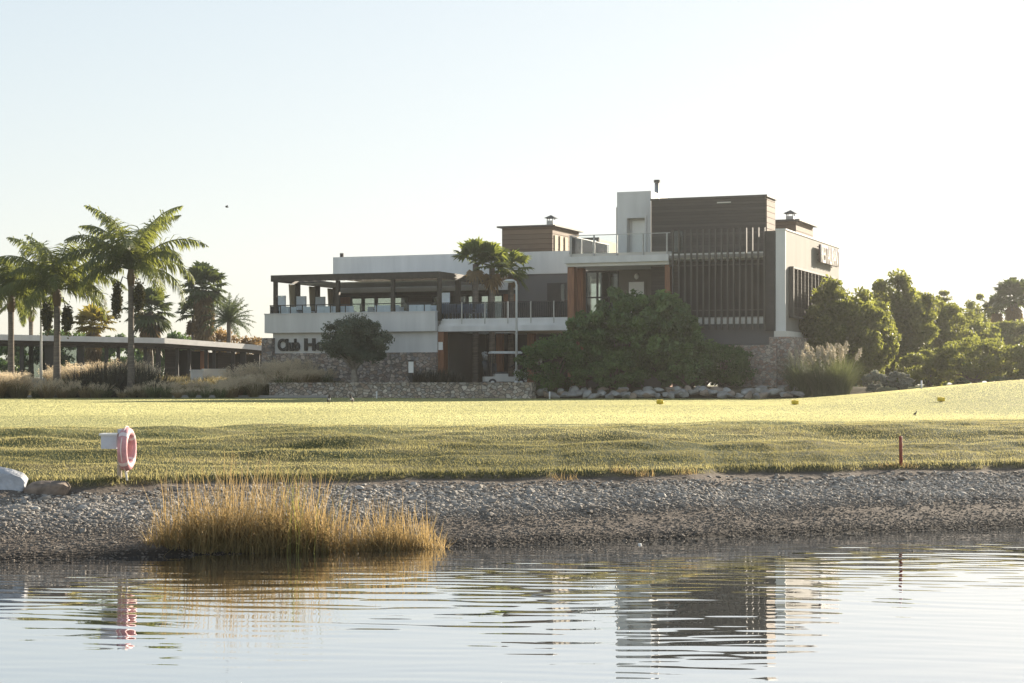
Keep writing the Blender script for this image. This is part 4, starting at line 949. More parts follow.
# ------------------------------------------------------------------ grasses
def tuft_proto(seed, h, spread, n, npl, mat, pmat, plen):
    g = np.random.default_rng(seed); mb = MB(); a = g.uniform(0,6.28,n); r_ = spread*.25*np.sqrt(g.random(n))
    base = np.stack([r_*np.cos(a), r_*np.sin(a), np.zeros(n)-.05],1)
    strips(mb, base, a+g.normal(0,.5,n), g.uniform(.05,.5,n), g.uniform(.3,1.3,n), h*g.uniform(.6,1.15,n), np.full(n,.02), 4, g.random(n), .2)
    pb = MB(); a = g.uniform(0,6.28,npl); ln = g.uniform(.05,.55,npl); hh = h*g.uniform(.85,1.25,npl)
    base = np.stack([.1*np.cos(a),.1*np.sin(a),np.zeros(npl)],1)
    strips(pb, base, a, ln, g.uniform(.1,.5,npl), hh, np.full(npl,.012), 4, .3, .6)
    tip = base+(hh*.93)[:,None]*np.stack([np.sin(ln+.18)*np.cos(a),np.sin(ln+.18)*np.sin(a),np.cos(ln+.18)],1)
    for i in range(npl):
        d_ = np.array([math.sin(ln[i]+.5)*math.cos(a[i]), math.sin(ln[i]+.5)*math.sin(a[i]), math.cos(ln[i]+.5)])
        t = g.random(26); P = tip[i]+d_*plen*(t-.3)[:,None]+g.normal(0,.028,(26,3)); leaves(pb, P, plen*.28, g.random(26), .25)
    return mb, pb
tufts = []
for k_, (h_, sp, n_, np_) in enumerate(((.75,.9,420,70),(.65,.8,360,26),(.9,1.0,420,110))):
    mb, pb = tuft_proto(200+k_, h_, sp, n_, np_, None, None, .2)
    pm = pb.mesh('seed_plumes', M['plume'])
    tufts.append([(mb.mesh('grass_blades', M[q]), pm) for q in ('tuft','tuftgreen','tuftdry')])
def place_tuft(px, py_d, k_, sc, label, group, rot, var=None):
    var = int(rot*10) % 3 if var is None else var
    loc = W(px, py_d); o = empty('ornamental_grass', loc, rot, label, 'ornamental grass', group); o['kind'] = 'thing'; o.scale = (sc,sc,sc*.95)
    for nm, me in (('grass_blades', tufts[k_][var][0]),('seed_plumes', tufts[k_][var][1])):
        q = bpy.data.objects.new(nm, me); COL.objects.link(q); q.parent = o
LB = {'a':('sunlit feathery grass tuft at the left edge of the bed','feathery grasses at the left edge'),
      'b':('low feathery grass tuft along the front of the planted bed','low grass tufts along the bed front'),
      'c':('tall golden plumed grass beside the rubble stone base','golden plumed grasses by the stone base'),
      'd':('brownish plumed grass rising behind the spiky dark bushes','plumed grasses behind the spiky bushes')}
g = np.random.default_rng(33)
for px, d_ in ((-4,96),(4,97),(9,98.5),(0,99),(14,97.5),(18,96.5)): place_tuft(px, d_, 2, 1.35, *LB['a'], g.uniform(0,6))
for px in np.arange(12, 236, 12): place_tuft(px+g.normal(0,2), g.uniform(96.2,99), int(g.integers(0,2)), g.uniform(.6,1.3), *LB['b'], g.uniform(0,6))
for px in np.arange(20, 236, 19): place_tuft(px+g.normal(0,2), g.uniform(99.5,103), int(g.integers(0,2)), g.uniform(.9,1.3), *LB['b'], g.uniform(0,6))
for px in np.arange(236, 322, 6): place_tuft(px+g.normal(0,2), g.uniform(98.8,101.6), 2, g.uniform(1.1,1.6)*(1-.0035*(px-236)), *LB['c'], g.uniform(0,6))
for px in np.arange(244, 300, 9): place_tuft(px+g.normal(0,2), g.uniform(101.5,104), 2, g.uniform(1.4,1.8), *LB['c'], g.uniform(0,6))
for px in np.arange(60, 140, 6.5): place_tuft(px+g.normal(0,1.5), g.uniform(103,105.5), 2, g.uniform(1.7,2.2), *LB['d'], g.uniform(0,6))
# spiky dark plants
def spiky(seed, h, n, mat):
    g = np.random.default_rng(seed); mb = MB(); a = g.uniform(0,6.28,n); r_ = .3*np.sqrt(g.random(n))
    base = np.stack([r_*np.cos(a), r_*np.sin(a), np.full(n,-.05)],1)
    strips(mb, base, a+g.normal(0,.4,n), g.uniform(.02,.55,n), g.uniform(.0,.6,n), h*g.uniform(.55,1.1,n), g.uniform(.04,.075,n), 4, g.random(n), .08)
    return mb.mesh('leaves', M[mat])
sp = spiky(5, 1.9, 170, 'phorm')
for i, (px, d_, sc) in enumerate(((78,101,.9),(92,101.5,1.05),(106,101,1.15),(121,101.5,1.2),(135,101,1.15),(148,100.5,1.0),(160,101,.85),(112,99.5,.85),(140,99.3,.8),(64,100,.6))):
    o = bpy.data.objects.new('spiky_bush', sp); COL.objects.link(o); o.location = W(px, d_); o.scale = (sc*1.15,sc*1.15,sc); o.rotation_euler = (0,0,i*1.3)
    tag(o, 'dark spiky leaved bush in the middle of the planted bed', 'spiky plant', 'spiky bushes in the bed')
for i, (px, sc) in enumerate(((414,.55),(423,.6),(433,.62),(443,.6),(453,.55),(461,.4))):
    d_ = dep(px,-1.5); o = bpy.data.objects.new('spiky_bush', sp); COL.objects.link(o); x = (px-512)*d_/F; o.location = (x, d_, tz(x,d_)); o.scale = (sc,)*3; o.rotation_euler = (0,0,i*1.1)
    tag(o, 'low dark spiky plant behind the garden wall at the entrance', 'spiky plant', 'spiky plants at the entrance')
gc = MB(); N = 26000
X = rng.uniform(-28,-9,N); Y = yw(X)+rng.uniform(.9,11,N); keep = (np.abs(X) < Y*.29+1); X = X[keep]; Y = Y[keep]; n_ = len(X)
strips(gc, np.stack([X,Y,terrain(X,Y)-.03],1), rng.uniform(0,6.28,n_), rng.uniform(.05,.7,n_), rng.uniform(.1,.9,n_), rng.uniform(.15,.42,n_)*(.4+1.2*fbm(X*.6,Y*.6,2)), np.full(n_,.03), 2, np.clip(.2+rng.normal(.1,.25,n_),0,1), .2)
tag(gc.build('ground_cover', M['tuft']), kind='stuff')
# pampas
def pampas(loc, h, seed, label, npl, rad=1.0):
    g = np.random.default_rng(seed); o = empty('pampas_grass', loc, 0, label, 'pampas grass'); o['kind'] = 'thing'; n = 1100
    a = g.uniform(0,6.28,n); r_ = rad*.45*np.sqrt(g.random(n)); base = np.stack([r_*np.cos(a), r_*np.sin(a), np.full(n,-.05)],1); mb = MB()
    strips(mb, base, a+g.normal(0,.4,n), g.uniform(.02,.35,n), g.uniform(.3,1.7,n), h*g.uniform(.7,1.25,n), np.full(n,.026), 6, g.random(n), .15); mb.build('leaf_blades', M['pampas'], o)
    for i in range(npl):
        a_ = g.uniform(0,6.28); ln = g.uniform(.02,.5); hh = h*g.uniform(1.2,1.6)
        d_ = np.array([math.sin(ln)*math.cos(a_), math.sin(ln)*math.sin(a_), math.cos(ln)])
        pb = MB(); pb.tube([d_*.2, d_*hh*.75],[.012,.01],5)
        t = g.random(170); wd = .06*np.sin(np.pi*np.clip(t*.9+.08,0,1))
        P = d_*(hh*.68+.62*t)[:,None]+g.normal(size=(170,3))*wd[:,None]; leaves(pb, P, .13, g.random(170), .3); pb.build('plume', M['pampasplume'], o)
    return o
pampas(W(803,91.5), 1.9, 301, 'pampas grass clump with few plumes beside the stone plinth', 7)
pampas(W(822,91), 2.0, 302, 'pampas grass clump with many upright pale plumes, middle of three', 13)
pampas(W(840,90.6), 1.9, 303, 'pampas grass clump with plumes leaning right towards the dark trees', 13)
# reeds by the lake
RD = [(158,22.0,.45,60,.35),(180,22.0,.75,170,.42),(205,22.0,.85,240,.45),(232,22.1,.95,260,.45),(258,22.1,.9,260,.45),(283,22.15,.9,270,.45),(308,22.2,.85,270,.45),(333,22.3,.62,150,.36),(364,22.4,.58,200,.40),(390,22.5,.62,260,.42),(412,22.6,.52,180,.4),(432,22.7,.42,90,.35)]
for i, (px, d_, h_, n_, sp_) in enumerate(RD):
    g = np.random.default_rng(400+i); mb = MB(); n_ = int(n_*1.9); a = g.uniform(0,6.28,n_); r_ = sp_*.62*np.sqrt(g.random(n_))
    base = np.stack([r_*np.cos(a)*.85, r_*np.sin(a)*.8, np.full(n_,-.08)],1)
    tall = g.random(n_) < .13
    Lh = h_*np.where(tall, g.uniform(1.0,1.38,n_), g.uniform(.45,1.0,n_))
    strips(mb, base, g.uniform(0,6.28,n_), np.where(g.random(n_) < .12, g.uniform(.4,1.1,n_), g.uniform(.0,.32,n_)), np.where(tall, g.uniform(0,.5,n_), g.uniform(.1,1.7,n_)), Lh, g.uniform(.006,.014,n_), 5, np.clip(.5+g.normal(0,.36,n_),0,1), .15, tb=.15+.45*g.random(n_))
    x = (px-512)*d_/F
    o = mb.build('reed_clump', M['reed'], None, False, (x, d_, max(tz(x,d_),-.05)), 0)
    tag(o, 'dry golden orange reed clump at the water edge', 'reeds', 'reeds at the water edge')
g = np.random.default_rng(450); mb = MB(); n_ = 24
strips(mb, np.stack([g.normal(0,.16,n_), g.normal(0,.1,n_), np.full(n_,-.05)],1), g.uniform(0,6.28,n_), g.uniform(0,.16,n_), g.uniform(0,.5,n_), g.uniform(.75,1.45,n_), np.full(n_,.010), 5, g.random(n_), .2)
x = (297-512)*22.0/F; o = mb.build('green_reed_clump', M['reedgreen'], None, False, (x,22.0,0), 0); tag(o, 'tallest yellow green reed stems standing out of the dry reeds', 'reeds')

# ------------------------------------------------------------------ garden wall, rocks, path
def hull(pts, bev=.02):
    import bmesh
    bm = bmesh.new()
    for p in pts: bm.verts.new(p)
    r = bmesh.ops.convex_hull(bm, input=bm.verts)
    bmesh.ops.delete(bm, geom=[v for v in bm.verts if not v.link_faces], context='VERTS')
    bmesh.ops.bevel(bm, geom=bm.edges[:], offset=bev, segments=2, affect='EDGES', clamp_overlap=True)
    bm.verts.index_update(); V = [tuple(v.co) for v in bm.verts]; mb = MB(); mb.V = [np.array(V)]; mb.n = len(V); mb.T = [np.full(len(V), .5)]
    by = {}
    for f in bm.faces: by.setdefault(len(f.verts), []).append([v.index for v in f.verts])
    mb.F = [np.array(q) for q in by.values()]; bm.free(); return mb
def ribbon_box(pts, w, z0f, z1f):
    mb = MB()
    for (xa, ya), (xb, yb) in zip(pts[:-1], pts[1:]):
        d_ = np.array([xb-xa, yb-ya]); d_ /= np.linalg.norm(d_); nn = np.array([d_[1], -d_[0]])*w
        mb.prism([(xa,ya),(xa+nn[0],ya+nn[1]),(xb+nn[0],yb+nn[1]),(xb,yb)], z0f, z1f)
    return mb
xa = (273-512)*99.2/F; xb = (536-512)*94.3/F
pa = (xa, float(yw(np.array(xa)))+.25); pb_ = (xb, float(yw(np.array(xb)))+.25)
gw = empty('garden_wall', (0,0,0), 0, 'low rubble stone garden wall running across the front of the club house', 'wall')
ribbon_box([pa, pb_], .5, .9, 2.06).build('stone_courses', M['stone2'], gw)
ribbon_box([(pa[0]-.03,pa[1]+.04), (pb_[0]+.05,pb_[1]+.03)], .58, 2.063, 2.13).build('coping', M['stone2'], gw)
x0 = (270-512)*99.4/F
rw = []
for i in range(74):
    g = np.random.default_rng(500+i); t = i/74; px = 541+t*270+g.normal(0,2); lvl = g.random()
    d_ = 93.1-.035*(px-541)*.5; x = (px-512)*d_/F; y = float(yw(np.array(x)))-.05+.6*lvl; sx = g.uniform(.22,.48)
    q = g.normal(size=(15,3)); q /= np.linalg.norm(q,axis=1)[:,None]; mb = hull(q*np.array([sx, .3, g.uniform(.14,.25)]), .025)
    z = tz(x, y-.35)+.10+.36*lvl
    o = mb.build('edging_rock', M[('rock','rockpale','rocktan','rock')[i % 4]], None, False, (x,y,z), g.normal(0,.4)); o.rotation_euler = (g.normal(0,.15),g.normal(0,.15),g.normal(0,.4))
    tag(o, 'rough grey edging rock between the lawn and the shrubs', 'rock', 'rocks edging the shrub bed')
pv = MB(); xs_ = np.arange(-32, -9.0, .5); V = []
for x in xs_:
    y = float(yw(np.array(x)))-.6; V += [(x,y-1.1,tz(x,y-1.1)+.012),(x,y,tz(x,y)+.03)]
n_ = len(xs_); pv.add(V, [(2*i,2*i+2,2*i+3,2*i+1) for i in range(n_-1)])
tag(pv.build('path', M['pave']), kind='structure')
kb = MB()
for x, x2 in zip(xs_[:-1], xs_[1:]):
    ya, yb = float(yw(np.array(x)))-.55, float(yw(np.array(x2)))-.55
    kb.prism([(x,ya),(x2,yb),(x2,yb+.15),(x,ya+.15)], 1.1, [tz(x,ya)+.14,tz(x2,yb)+.14,tz(x2,yb)+.14,tz(x,ya)+.14])
tag(kb.build('kerb', M['pave']), kind='structure')

# ------------------------------------------------------------------ pavilion
pvn = empty('pavilion', on(120,118)[:2]+(0,), 0, 'long low dark pavilion with flat pale roof edge and glass walls among palms', 'building')
px0, py0 = pvn.location[0], pvn.location[1]
def pp(px, d): return ((px-512)*d/F-px0, d-py0)
zr_ = 5.06
front = [pp(-60,109), pp(166,118), pp(246,124), pp(263,125)]
zt_ = [CAMZ+(HZ-333.2)*109/F, CAMZ+(HZ-338.2)*118/F, CAMZ+(HZ-344.0)*124/F, CAMZ+(HZ-345.6)*125/F]
back = [(x+.6, y+9) for x, y in front]
def segprism(i, z0, z1, out=0.0, dback=9):
    (xa,ya),(xb,yb) = front[i], front[i+1]
    return [(xa,ya-out),(xb,yb-out),(xb+.6,yb+dback),(xa+.6,ya+dback)], [zt_[i]+z0,zt_[i+1]+z0,zt_[i+1]+z0,zt_[i]+z0], [zt_[i]+z1,zt_[i+1]+z1,zt_[i+1]+z1,zt_[i]+z1]
rf = MB()
for i in range(3): rf.prism(*segprism(i,-.34,0,.5))
M['roofpale'] = mk('pale_roof_sheet', (.78,.75,.71), .6, .08, 2)
rr = rf.build('roof', M['roofpale'], pvn)
fs = MB()
for i in range(3): fs.prism(*segprism(i,-.56,-.345,.2))
fs.build('fascia', M['brown'], rr)
gz_ = 2.1
fl_ = MB()
for i in range(3):
    P_, a_, b_ = segprism(i,0,0,1.2); fl_.prism(P_, 1.0, 2.42)
fl_.build('floor', M['pave'], pvn)
def along(px):
    for (a, b, da, db, i) in ((-60,166,109,118,0),(166,246,118,124,1),(246,263,124,125,2)):
        if px <= b:
            k = (px-512)/F; xa, ya = (a-512)/F*da, da; xb, yb = (b-512)/F*db, db
            t = (k*ya-xa)/((xb-xa)-k*(yb-ya)); return (xa+t*(xb-xa)-px0, ya+t*(yb-ya)-py0, zt_[i]+t*(zt_[i+1]-zt_[i])-.56)
for px, w in ((8,.2),(20,.22),(47,.6),(79,.45),(105,.2),(117,.2),(128,.2),(144,.2),(157,.3),(176,.2),(188,.2),(205,.2),(213,.2),(232,.25),(242,.4),(256,.4)):
    x, y, z = along(px); MB().box(x-w/2, x+w/2, y+.3, y+.5, 2.42, z-.003).build('post', M['dark'], pvn)
for a, b in ((-20,8),(21,43),(52,76),(82,104),(106,116),(118,127),(129,143),(146,155)):
    xa, ya, za = along(a); xb, yb, zb = along(b)
    MB().prism([(xa,ya+.4),(xb,yb+.4),(xb,yb+.42),(xa,ya+.42)], 2.45, [za-.1,zb-.1,zb-.1,za-.1]).build('glass_panel', M['clear'] if a not in (21,52) else M['glass'], pvn)
for a, b, m_ in ((160,172,'brown'),(178,187,'inner'),(196,204,'wood'),(214,231,'brown'),(233,241,'inner'),(246,262,'inner')):
    xa, ya, za = along(a); xb, yb, zb = along(b)
    MB().prism([(xa,ya+1.6),(xb,yb+1.6),(xb,yb+1.8),(xa,ya+1.8)], 2.42, [za-.1,zb-.1,zb-.1,za-.1]).build('wall_panel', M[m_], pvn)
xa, ya, za = along(160); xb, yb, zb = along(262)
MB().prism([(xa,ya+6),(xb,yb+6),(xb,yb+6.2),(xa,ya+6.2)], 2.42, [za-.1,zb-.1,zb-.1,za-.1]).build('rear_wall', M['inner'], pvn)
# low cream wall in front of the pavilion
p_ = at(214, 382, 112); o = MB().box(-.68,.68,-.2,.2,-.9,.75).box(-.71,.71,-.23,.23,.752,.80).build('cream_wall', M['whitewarm'], None, False, (p_[0],112,CAMZ-(382-HZ)*112/F), R(20)); tag(o, 'short sunlit cream garden wall in front of the dark pavilion', 'wall')
o = MB().box(-.32,.32,-.32,.32,-.6,.55).box(-.36,.36,-.36,.36,.552,.62).build('planter_box', M['white'], None, False, (at(196.5,380,111)[0],111,2.3), R(20)); tag(o, 'pale square planter box left of the cream wall', 'planter')

# ------------------------------------------------------------------ lamps and small things
def lamp(px, d_, ytop, label, head=True):
    x = (px-512)*d_/F; z = tz(x, d_); h = CAMZ+(HZ-ytop)*d_/F-z
    o = empty('street_lamp', (x,d_,z), 0, label, 'street lamp')
    MB().tube([(0,0,-.1),(0,0,h-.25),(-.04,0,h-.08),(-.16,0,h)],[.075,.055,.05,.045],10).build('pole', M['polewhite'], o, True)
    MB().cyl(0,0,0,.3,.11,12).build('pole_base', M['polewhite'], o, True)
    if head:
        mb = MB(); mb.ball((-.36,0,h-.02),(.30,.17,.085),14,8); mb.build('lamp_head', M['polewhite'], o, True)
        MB().ball((-.38,0,h-.065),(.22,.13,.06),12,6).build('lamp_lens', M['blind'], o, True)
    return o
lamp(516.5, 97.0, 280.5, 'tall pale lamp post with drooping head behind the garden wall')
lamp(41, 104, 299, 'white lamp pole between the palms in front of the pavilion glass')
# bollard light
x = (411-512)*98.6/F; o = empty('bollard_light', (x,98.6,tz(x,98.6)), 0, 'small bollard light with white lantern behind the garden wall', 'bollard')
MB().cyl(0,0,-.1,.75,.09).build('post', M['dark'], o); MB().box(-.13,.13,-.13,.13,.752,1.35).build('lantern', M['blind'], o); MB().box(-.15,.15,-.15,.15,1.353,1.42).build('cap', M['dark'], o)
# golf cart
cx = (505-512)*99/F; gcart = empty('golf_cart', (cx,99.3,tz(cx,99.3)), R(8), 'cream golf cart with white roof parked under the balcony', 'golf cart')
MB().prism([(-1.15,-.55),(1.1,-.55),(1.1,.55),(-1.15,.55)], .28, .55).box(-.6,.1,-.55,.55,.551,.7).build('body', M['cart'], gcart)
MB().prism([(.55,-.55),(1.15,-.5),(1.15,.5),(.55,.55)], .551, [.95,.72,.72,.95]).build('cowl', M['cart'], gcart)
MB().box(-.85,.85,-.6,.6,1.78,1.86).box(-.8,.8,-.56,.56,1.861,1.9).build('roof', M['polewhite'], gcart)
MB().box(-.55,.05,-.52,.52,.702,.82).box(-.65,-.52,-.52,.52,.821,1.25).build('seat', M['cartdark'], gcart)
mb = MB()
for sx in (-.75,.75):
    for sy in (-.53,.53): mb.tube([(sx*1.0,sy,.56),(sx*.95,sy,1.78)],.022,6)
mb.build('roof_frame', M['cartdark'], gcart)
MB().box(.74,.76,-.5,.5,.9,1.75).build('windscreen', M['clear'], gcart)
for sx in (-.75,.78):
    for sy in (-.5,.5):
        wl = MB().tube([(sx,sy-.09,.22),(sx,sy+.09,.22)],.22,16).build('wheel', M['cartdark'], gcart)
        MB().tube([(sx,sy-.1,.22),(sx,sy+.1,.22)],.11,12).build('hub', M['polewhite'], wl)
MB().tube([(.5,-.25,.85),(.35,-.25,1.1)],.02,6).tube([(.35,-.25,1.1),(.33,-.25,1.13)],.16,14).build('steering_wheel', M['cartdark'], gcart)
for i, yy in enumerate((-.25,.25)):
    o = empty('golf_bag', (cx-.95*math.cos(R(8))+yy*.14, 99.3+yy-.13, tz(cx,99.3)+.56), R(8), ('black golf bag with clubs strapped nearer on the cart','black golf bag with clubs on the far side of the cart')[i], 'golf bag')
    MB().tube([(0,0,0),(-.12,0,.85)],[.13,.15],12).build('bag', M['cartdark'], o, True)
    mb = MB()
    for q in range(5): a = q*1.25; mb.tube([(-.1+.06*math.cos(a),.06*math.sin(a),.8),(-.15+.1*math.cos(a),.1*math.sin(a),1.12+.04*q)],.012,5).ball((-.15+.1*math.cos(a),.1*math.sin(a),1.13+.04*q),.045,8,5)
    mb.build('clubs', M['steel'], o, True)
# lifebuoy on its stand
bx_, by_, bz_ = gpos(122.5, 480.5); sc_ = by_/F
st = empty('buoy_stand', (bx_,by_,bz_), 0, 'slim wooden stand with white box holding the lifebuoy', 'stand')
MB().tube([(-.045,.02,-.2),(-.04,.02,.66)],.034,8).build('post', mk('stand_wood',(.42,.36,.28),.8,.2,8), st)
MB().tube([(-.035-.07,.05,-.1),(-.03,.04,.12)],.018,6).tube([(.06,.03,-.1),(.03,.035,.14)],.016,6).build('brace', M['whitepost'], st)
mb = MB(); mb.prism([(-.26,-.13),(-.05,-.13),(-.05,.13),(-.26,.13)], .40, [.575,.595,.595,.575]); mb.box(-.05,.06,-.04,.08,.47,.66)
bxo = mb.build('box', mk('buoy_box',(.50,.53,.58),.5,.08,6), st); MB().box(-.28,-.04,-.15,.15,.58,.605).build('box_lid', M['whitepost'], bxo)
rb = empty('lifebuoy', (bx_+.065,by_-.03,bz_+.395), R(84), 'faded pink red lifebuoy ring hanging on the stand by the shore', 'lifebuoy'); rb.scale = (.86,.9,.86)
n1, n2 = 44, 14; V = []; T_ = []
for i in range(n1):
    a = 2*math.pi*i/n1
    for j in range(n2):
        b = 2*math.pi*j/n2; r_ = .255+.065*math.cos(b); V.append((r_*math.cos(a)*.92, .075*math.sin(b), r_*math.sin(a)*1.06)); T_.append(0)
Ff = [(i*n2+j, ((i+1)%n1)*n2+j, ((i+1)%n1)*n2+(j+1)%n2, i*n2+(j+1)%n2) for i in range(n1) for j in range(n2)]
mb = MB(); mb.add(V, Ff); mb.build('ring', mk('faded_buoy_red',(.55,.28,.29),.55,.25,7), rb, True)
for k_ in range(4):
    a0 = math.pi/4+k_*math.pi/2; mb = MB(); pts = []
    V = []
    for i in range(5):
        a = a0-.11+.055*i
        for j in range(n2):
            b = 2*math.pi*j/n2; r_ = .255+.0665*math.cos(b); V.append((r_*math.cos(a)*.92, .0765*math.sin(b), r_*math.sin(a)*1.06))
    mb.add(V, [(i*n2+j,(i+1)*n2+j,(i+1)*n2+(j+1)%n2,i*n2+(j+1)%n2) for i in range(4) for j in range(n2)]); mb.build('reflective_band', mk('buoy_band',(.72,.62,.6),.4,.1,7) if k_ == 0 else bpy.data.materials['buoy_band'], rb, True)
a = np.linspace(0,2*np.pi,60); mb = MB(); mb.tube(np.stack([(.318+.012*np.cos(4*a))*np.cos(a)*.93, 0*a, (.318+.012*np.cos(4*a))*np.sin(a)*1.07],1),.008,6).build('grab_rope', mk('buoy_rope',(.75,.66,.6),.9,.1,7), rb, True)
# red stake
x, y, z = gpos(901, 466.5); o = MB().tube([(0,0,-.2),(0,0,.44),(0,0,.455)],[.027,.027,.02],10).build('red_stake', M['red'], None, True, (x,y,z)); o.rotation_euler = (0,R(-.8),0); tag(o, 'red wooden hazard stake at the edge of the grass bank', 'stake')
# tee markers
for px, py, lab in ((660,404.6,'yellow tee marker on the mown lawn below the shrubs, leftmost of three'),(795,405,'yellow tee marker on the mown lawn below the pampas grass'),(941,402,'yellow tee marker on the rising lawn near the right edge')):
    x, y, z = gpos(px, py, 30); q = y/F
    mb = MB(); mb.prism([(-3.4*q,-.07),(3.2*q,-.09),(3.4*q,.08),(-3.1*q,.09)], .02, [4.6*q,4.2*q,4.8*q,5.0*q]).ball((0,0,2.6*q),(3.8*q,.12,2.5*q),12,8)
    o = empty('tee_marker', (x,y,z), 0, lab, 'tee marker', 'yellow tee markers'); mb.build('marker_block', M['yellow'], o); MB().cyl(0,0,-.08,.04,.015,6).build('spike', M['steel'], o)
for px, y0, y1, d_, lab in ((376.7,393,400.3,92,'short white stake in front of the garden wall'),(549.7,390.5,398,91,'short white stake in front of the edging rocks'),(921.5,383.5,391,76,'short white stake on the rising lawn below the dark trees')):
    x = (px-512)*d_/F; z = tz(x,d_); h = max(.35,(y1-y0)*d_/F); o = MB().tube([(0,0,-.15),(0,0,h)],[.032,.032],8).build('white_stake', M['whitepost'], None, True, (x,d_,z)); tag(o, lab, 'stake', 'white stakes on the lawn')
# birds
def bird(loc, h, rot, label, white=True, name='bird'):
    o = empty(name, loc, rot, label, 'bird'); s = h
    me = bpy.data.meshes.new('body'); vs = [(0,0,.42),(.16,0,.52),(.24,0,.70),(.27,0,.86),(.36,0,.88),(-.18,0,.36),(-.4,0,.28),(.02,.07,.24),(.02,.07,0),(.10,.07,.0),(.02,-.07,.24),(.02,-.07,0),(.10,-.07,0)]
    rad = [.17,.14,.07,.085,.02,.13,.03,.035,.018,.014,.035,.018,.014]
    me.from_pydata([tuple(np.array(v)*s) for v in vs], [(0,1),(1,2),(2,3),(3,4),(0,5),(5,6),(0,7),(7,8),(8,9),(0,10),(10,11),(11,12)], [])
    b = bpy.data.objects.new('body', me); COL.objects.link(b); b.parent = o
    sk = b.modifiers.new('skin','SKIN'); b.modifiers.new('ss','SUBSURF').levels = 1; b.modifiers['ss'].render_levels = 1
    for i, v in enumerate(me.skin_vertices[0].data): v.radius = (rad[i]*s,)*2; v.use_root = (i == 0)
    me.materials.append(M['bird'])
    if white: MB().ball((.17*s,0,.47*s),(.09*s,.13*s,.16*s),10,7).build('breast_patch', M['birdwhite'], o, True)
    return o
x, y, z = gpos(328.5, 404, 40); bird((x,y,z), .40, -1.1, 'left of two standing birds with pale breast on the shaded lawn')
x, y, z = gpos(352, 404, 40); bird((x,y,z), .40, -2.0, 'right of two standing birds with pale breast on the shaded lawn')
x, y, z = gpos(915, 416, 36); bird((x,y,z), .13, .3, 'small dark bird standing on the sunlit lawn at right', False)
p_ = at(227, 207, 70); mb = MB(); mb.ball((0,0,0),(.07,.025,.025),10,6).add([(0.02,0,0),(-.03,0,0),(-.05,.13,.05),(0,.13,.06)],[(0,1,2,3)]).add([(0.02,0,0),(-.03,0,0),(-.05,-.13,.05),(0,-.13,.06)],[(3,2,1,0)])
o = mb.build('flying_bird', M['bird'], None, True, p_, .4); tag(o, 'tiny dark bird flying in the pale sky', 'bird')
# boulders
def boulder(seed, r, facets):
    me = MB().ball((0,0,0), r, 28, 18, jit=0); V = me.V[0]; g = np.random.default_rng(seed); U = V/np.array(r)
    for k_ in range(facets):
        n_ = g.normal(size=3); n_ /= np.linalg.norm(n_); n_[2] = abs(n_[2])*.8; d0 = g.uniform(.42,.8); ex = np.maximum(U@n_-d0, 0); U = U-ex[:,None]*n_*.92
    U = U*(1+.035*(fbm(U[:,0]*5+seed, U[:,1]*5+U[:,2]*3, 3)-.5)[:,None]); me.V[0] = U*np.array(r); return me
def pxrock(px, outline, d_, depth, mat, label, seed):
    g = np.random.default_rng(seed); q = d_/F; x0, y0, z0 = (px-512)*q, d_, CAMZ-(495-HZ)*q
    pts = []
    for (a, b) in outline:
        X, Zz = (a-px)*q, (495-b)*q
        pts += [(X+g.normal(0,.01), -depth*g.uniform(.35,.5)*(1-.5*Zz/.4), Zz*.8), (X*.93, depth*g.uniform(.0,.1), Zz), (X*.85, depth*.5, Zz*.85)]
    pts += [(p_[0]*.9, p_[1], -.12) for p_ in pts[::3]]
    o = hull(pts, .018).build('boulder', M[mat], None, False, (x0,y0,z0)); tag(o, label, 'boulder')
pxrock(4, ((-24,486),(-18,470),(-4,466),(12,469),(24,473),(28,478),(26,486),(22,492),(0,494)), 24.1, .5, 'boulderg', 'pale blue grey boulder cut by the left edge of the photo', 3)
pxrock(48, ((27,487),(31,482),(40,480.5),(58,480.5),(67,481),(70.5,486),(64,492),(56,495),(40,495),(30,493)), 24.0, .42, 'bouldert', 'flat tan boulder right of the pale boulder', 5)
# drift stick and fleck in the water
o = MB().tube([(-.13,0,.012),(0,.02,.03),(.13,-.01,.01)],[.012,.022,.01],8).build('driftwood_stick', M['olivebark'], None, True, at(118,553,21.9)[:2]+(0,)); tag(o, 'short stick lying at the water edge left of the reeds', 'stick')
x = (635-512)*24/F; o = MB().ball((0,0,.008),(.022,.016,.014),10,7,jit=.08).build('floating_feather', M['whitepost'], None, True, (x,1849*2/160,0)); tag(o, 'small white fleck floating near the far shore', 'litter')
# dry weeds scattered at the lip of the bank
for i, (px, py) in enumerate(((683,473),(640,476),(622,474),(885,468),(905,468),(560,479))):
    g = np.random.default_rng(600+i); mb = MB(); n_ = 90; a = g.uniform(0,6.28,n_)
    strips(mb, np.stack([g.normal(0,.1,n_),g.normal(0,.06,n_),np.full(n_,-.02)],1), a, g.uniform(.1,.9,n_), g.uniform(0,.8,n_), g.uniform(.05,.16,n_), np.full(n_,.006), 3, g.random(n_), .2)
    o = mb.build('dry_weed', M['reed'], None, False, gpos(px,py)); tag(o, 'small dry weed tuft on the lip of the grass bank', 'weed', 'dry weeds along the bank')

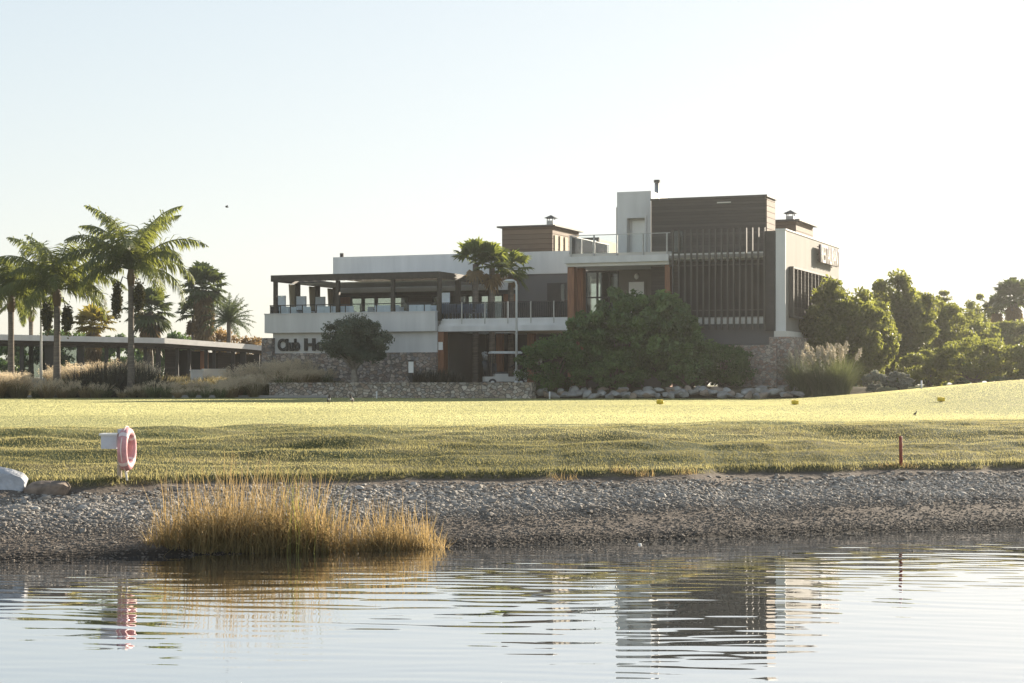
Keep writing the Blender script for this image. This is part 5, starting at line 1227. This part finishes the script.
# ------------------------------------------------------------------ light, sky, haze, camera
world = bpy.data.worlds.new('World'); scene.world = world; world.use_nodes = True
nt = world.node_tree; bg = nt.nodes['Background']; sky = nt.nodes.new('ShaderNodeTexSky'); sky.sky_type = 'NISHITA'; sky.sun_disc = False
sky.sun_elevation = SUN_EL; sky.sun_rotation = SUN_AZ; sky.air_density = 1.0; sky.dust_density = .5; sky.ozone_density = 1.0
bg.inputs[1].default_value = .11
hs = nt.nodes.new('ShaderNodeHueSaturation'); hs.inputs['Saturation'].default_value = .88; nt.links.new(sky.outputs[0], hs.inputs['Color'])
def vmath(op, a, b):      # compresses the sky radiance so the bright belt round the sun rolls off softly
    q = nt.nodes.new('ShaderNodeVectorMath'); q.operation = op
    for i_, v_ in enumerate((a, b)):
        if isinstance(v_, tuple): q.inputs[i_].default_value = v_
        else: nt.links.new(v_, q.inputs[i_])
    return q.outputs[0]
den = vmath('ADD', vmath('MULTIPLY', hs.outputs[0], (.11/.40,)*3), (1.0,)*3)
nt.links.new(vmath('MULTIPLY', vmath('DIVIDE', hs.outputs[0], den), (1.10,)*3), bg.inputs[0])
sl = bpy.data.lights.new('sun', 'SUN'); sl.energy = 4.2; sl.angle = R(.5); sl.color = (1.0,.89,.73)
so = bpy.data.objects.new('sun', sl); COL.objects.link(so); so.location = (60,40,40)
from mathutils import Vector
sd = Vector((math.cos(SUN_EL)*math.sin(SUN_AZ), math.cos(SUN_EL)*math.cos(SUN_AZ), math.sin(SUN_EL)))
so.rotation_euler = sd.to_track_quat('Z','Y').to_euler()
HAZE = 0.0004
if HAZE:
    hm, nt, n, l = newmat('haze_air'); out = n.new('ShaderNodeOutputMaterial'); v = n.new('ShaderNodeVolumePrincipled')
    v.inputs['Color'].default_value = (.96,.95,.92,1); v.inputs['Density'].default_value = HAZE; v.inputs['Anisotropy'].default_value = .84
    l.new(v.outputs[0], out.inputs['Volume'])
    hz = MB().box(-410,410,-45,710,-2.4,16.5).build('haze', hm); tag(hz, kind='stuff')
cam = bpy.data.cameras.new('camera'); co = bpy.data.objects.new('camera', cam); COL.objects.link(co)
co.location = (0,0,CAMZ); co.rotation_euler = (R(90),0,0); cam.lens = 65.0; cam.sensor_width = 36.0*F/(1024*65/36)/F*F if False else 36.0
cam.shift_y = (HZ-341.5)/1024; cam.clip_end = 3000; cam.clip_start = .1
scene.camera = co
scene.view_settings.view_transform = 'Standard'; scene.view_settings.look = 'None'; scene.view_settings.gamma = 1; scene.view_settings.use_white_balance = True; scene.view_settings.white_balance_temperature = 6600;  scene.view_settings.exposure = 1.8
scene.cycles.use_denoising = True
scene.cycles.max_bounces = 8; scene.cycles.transparent_max_bounces = 12; scene.cycles.volume_bounces = 0
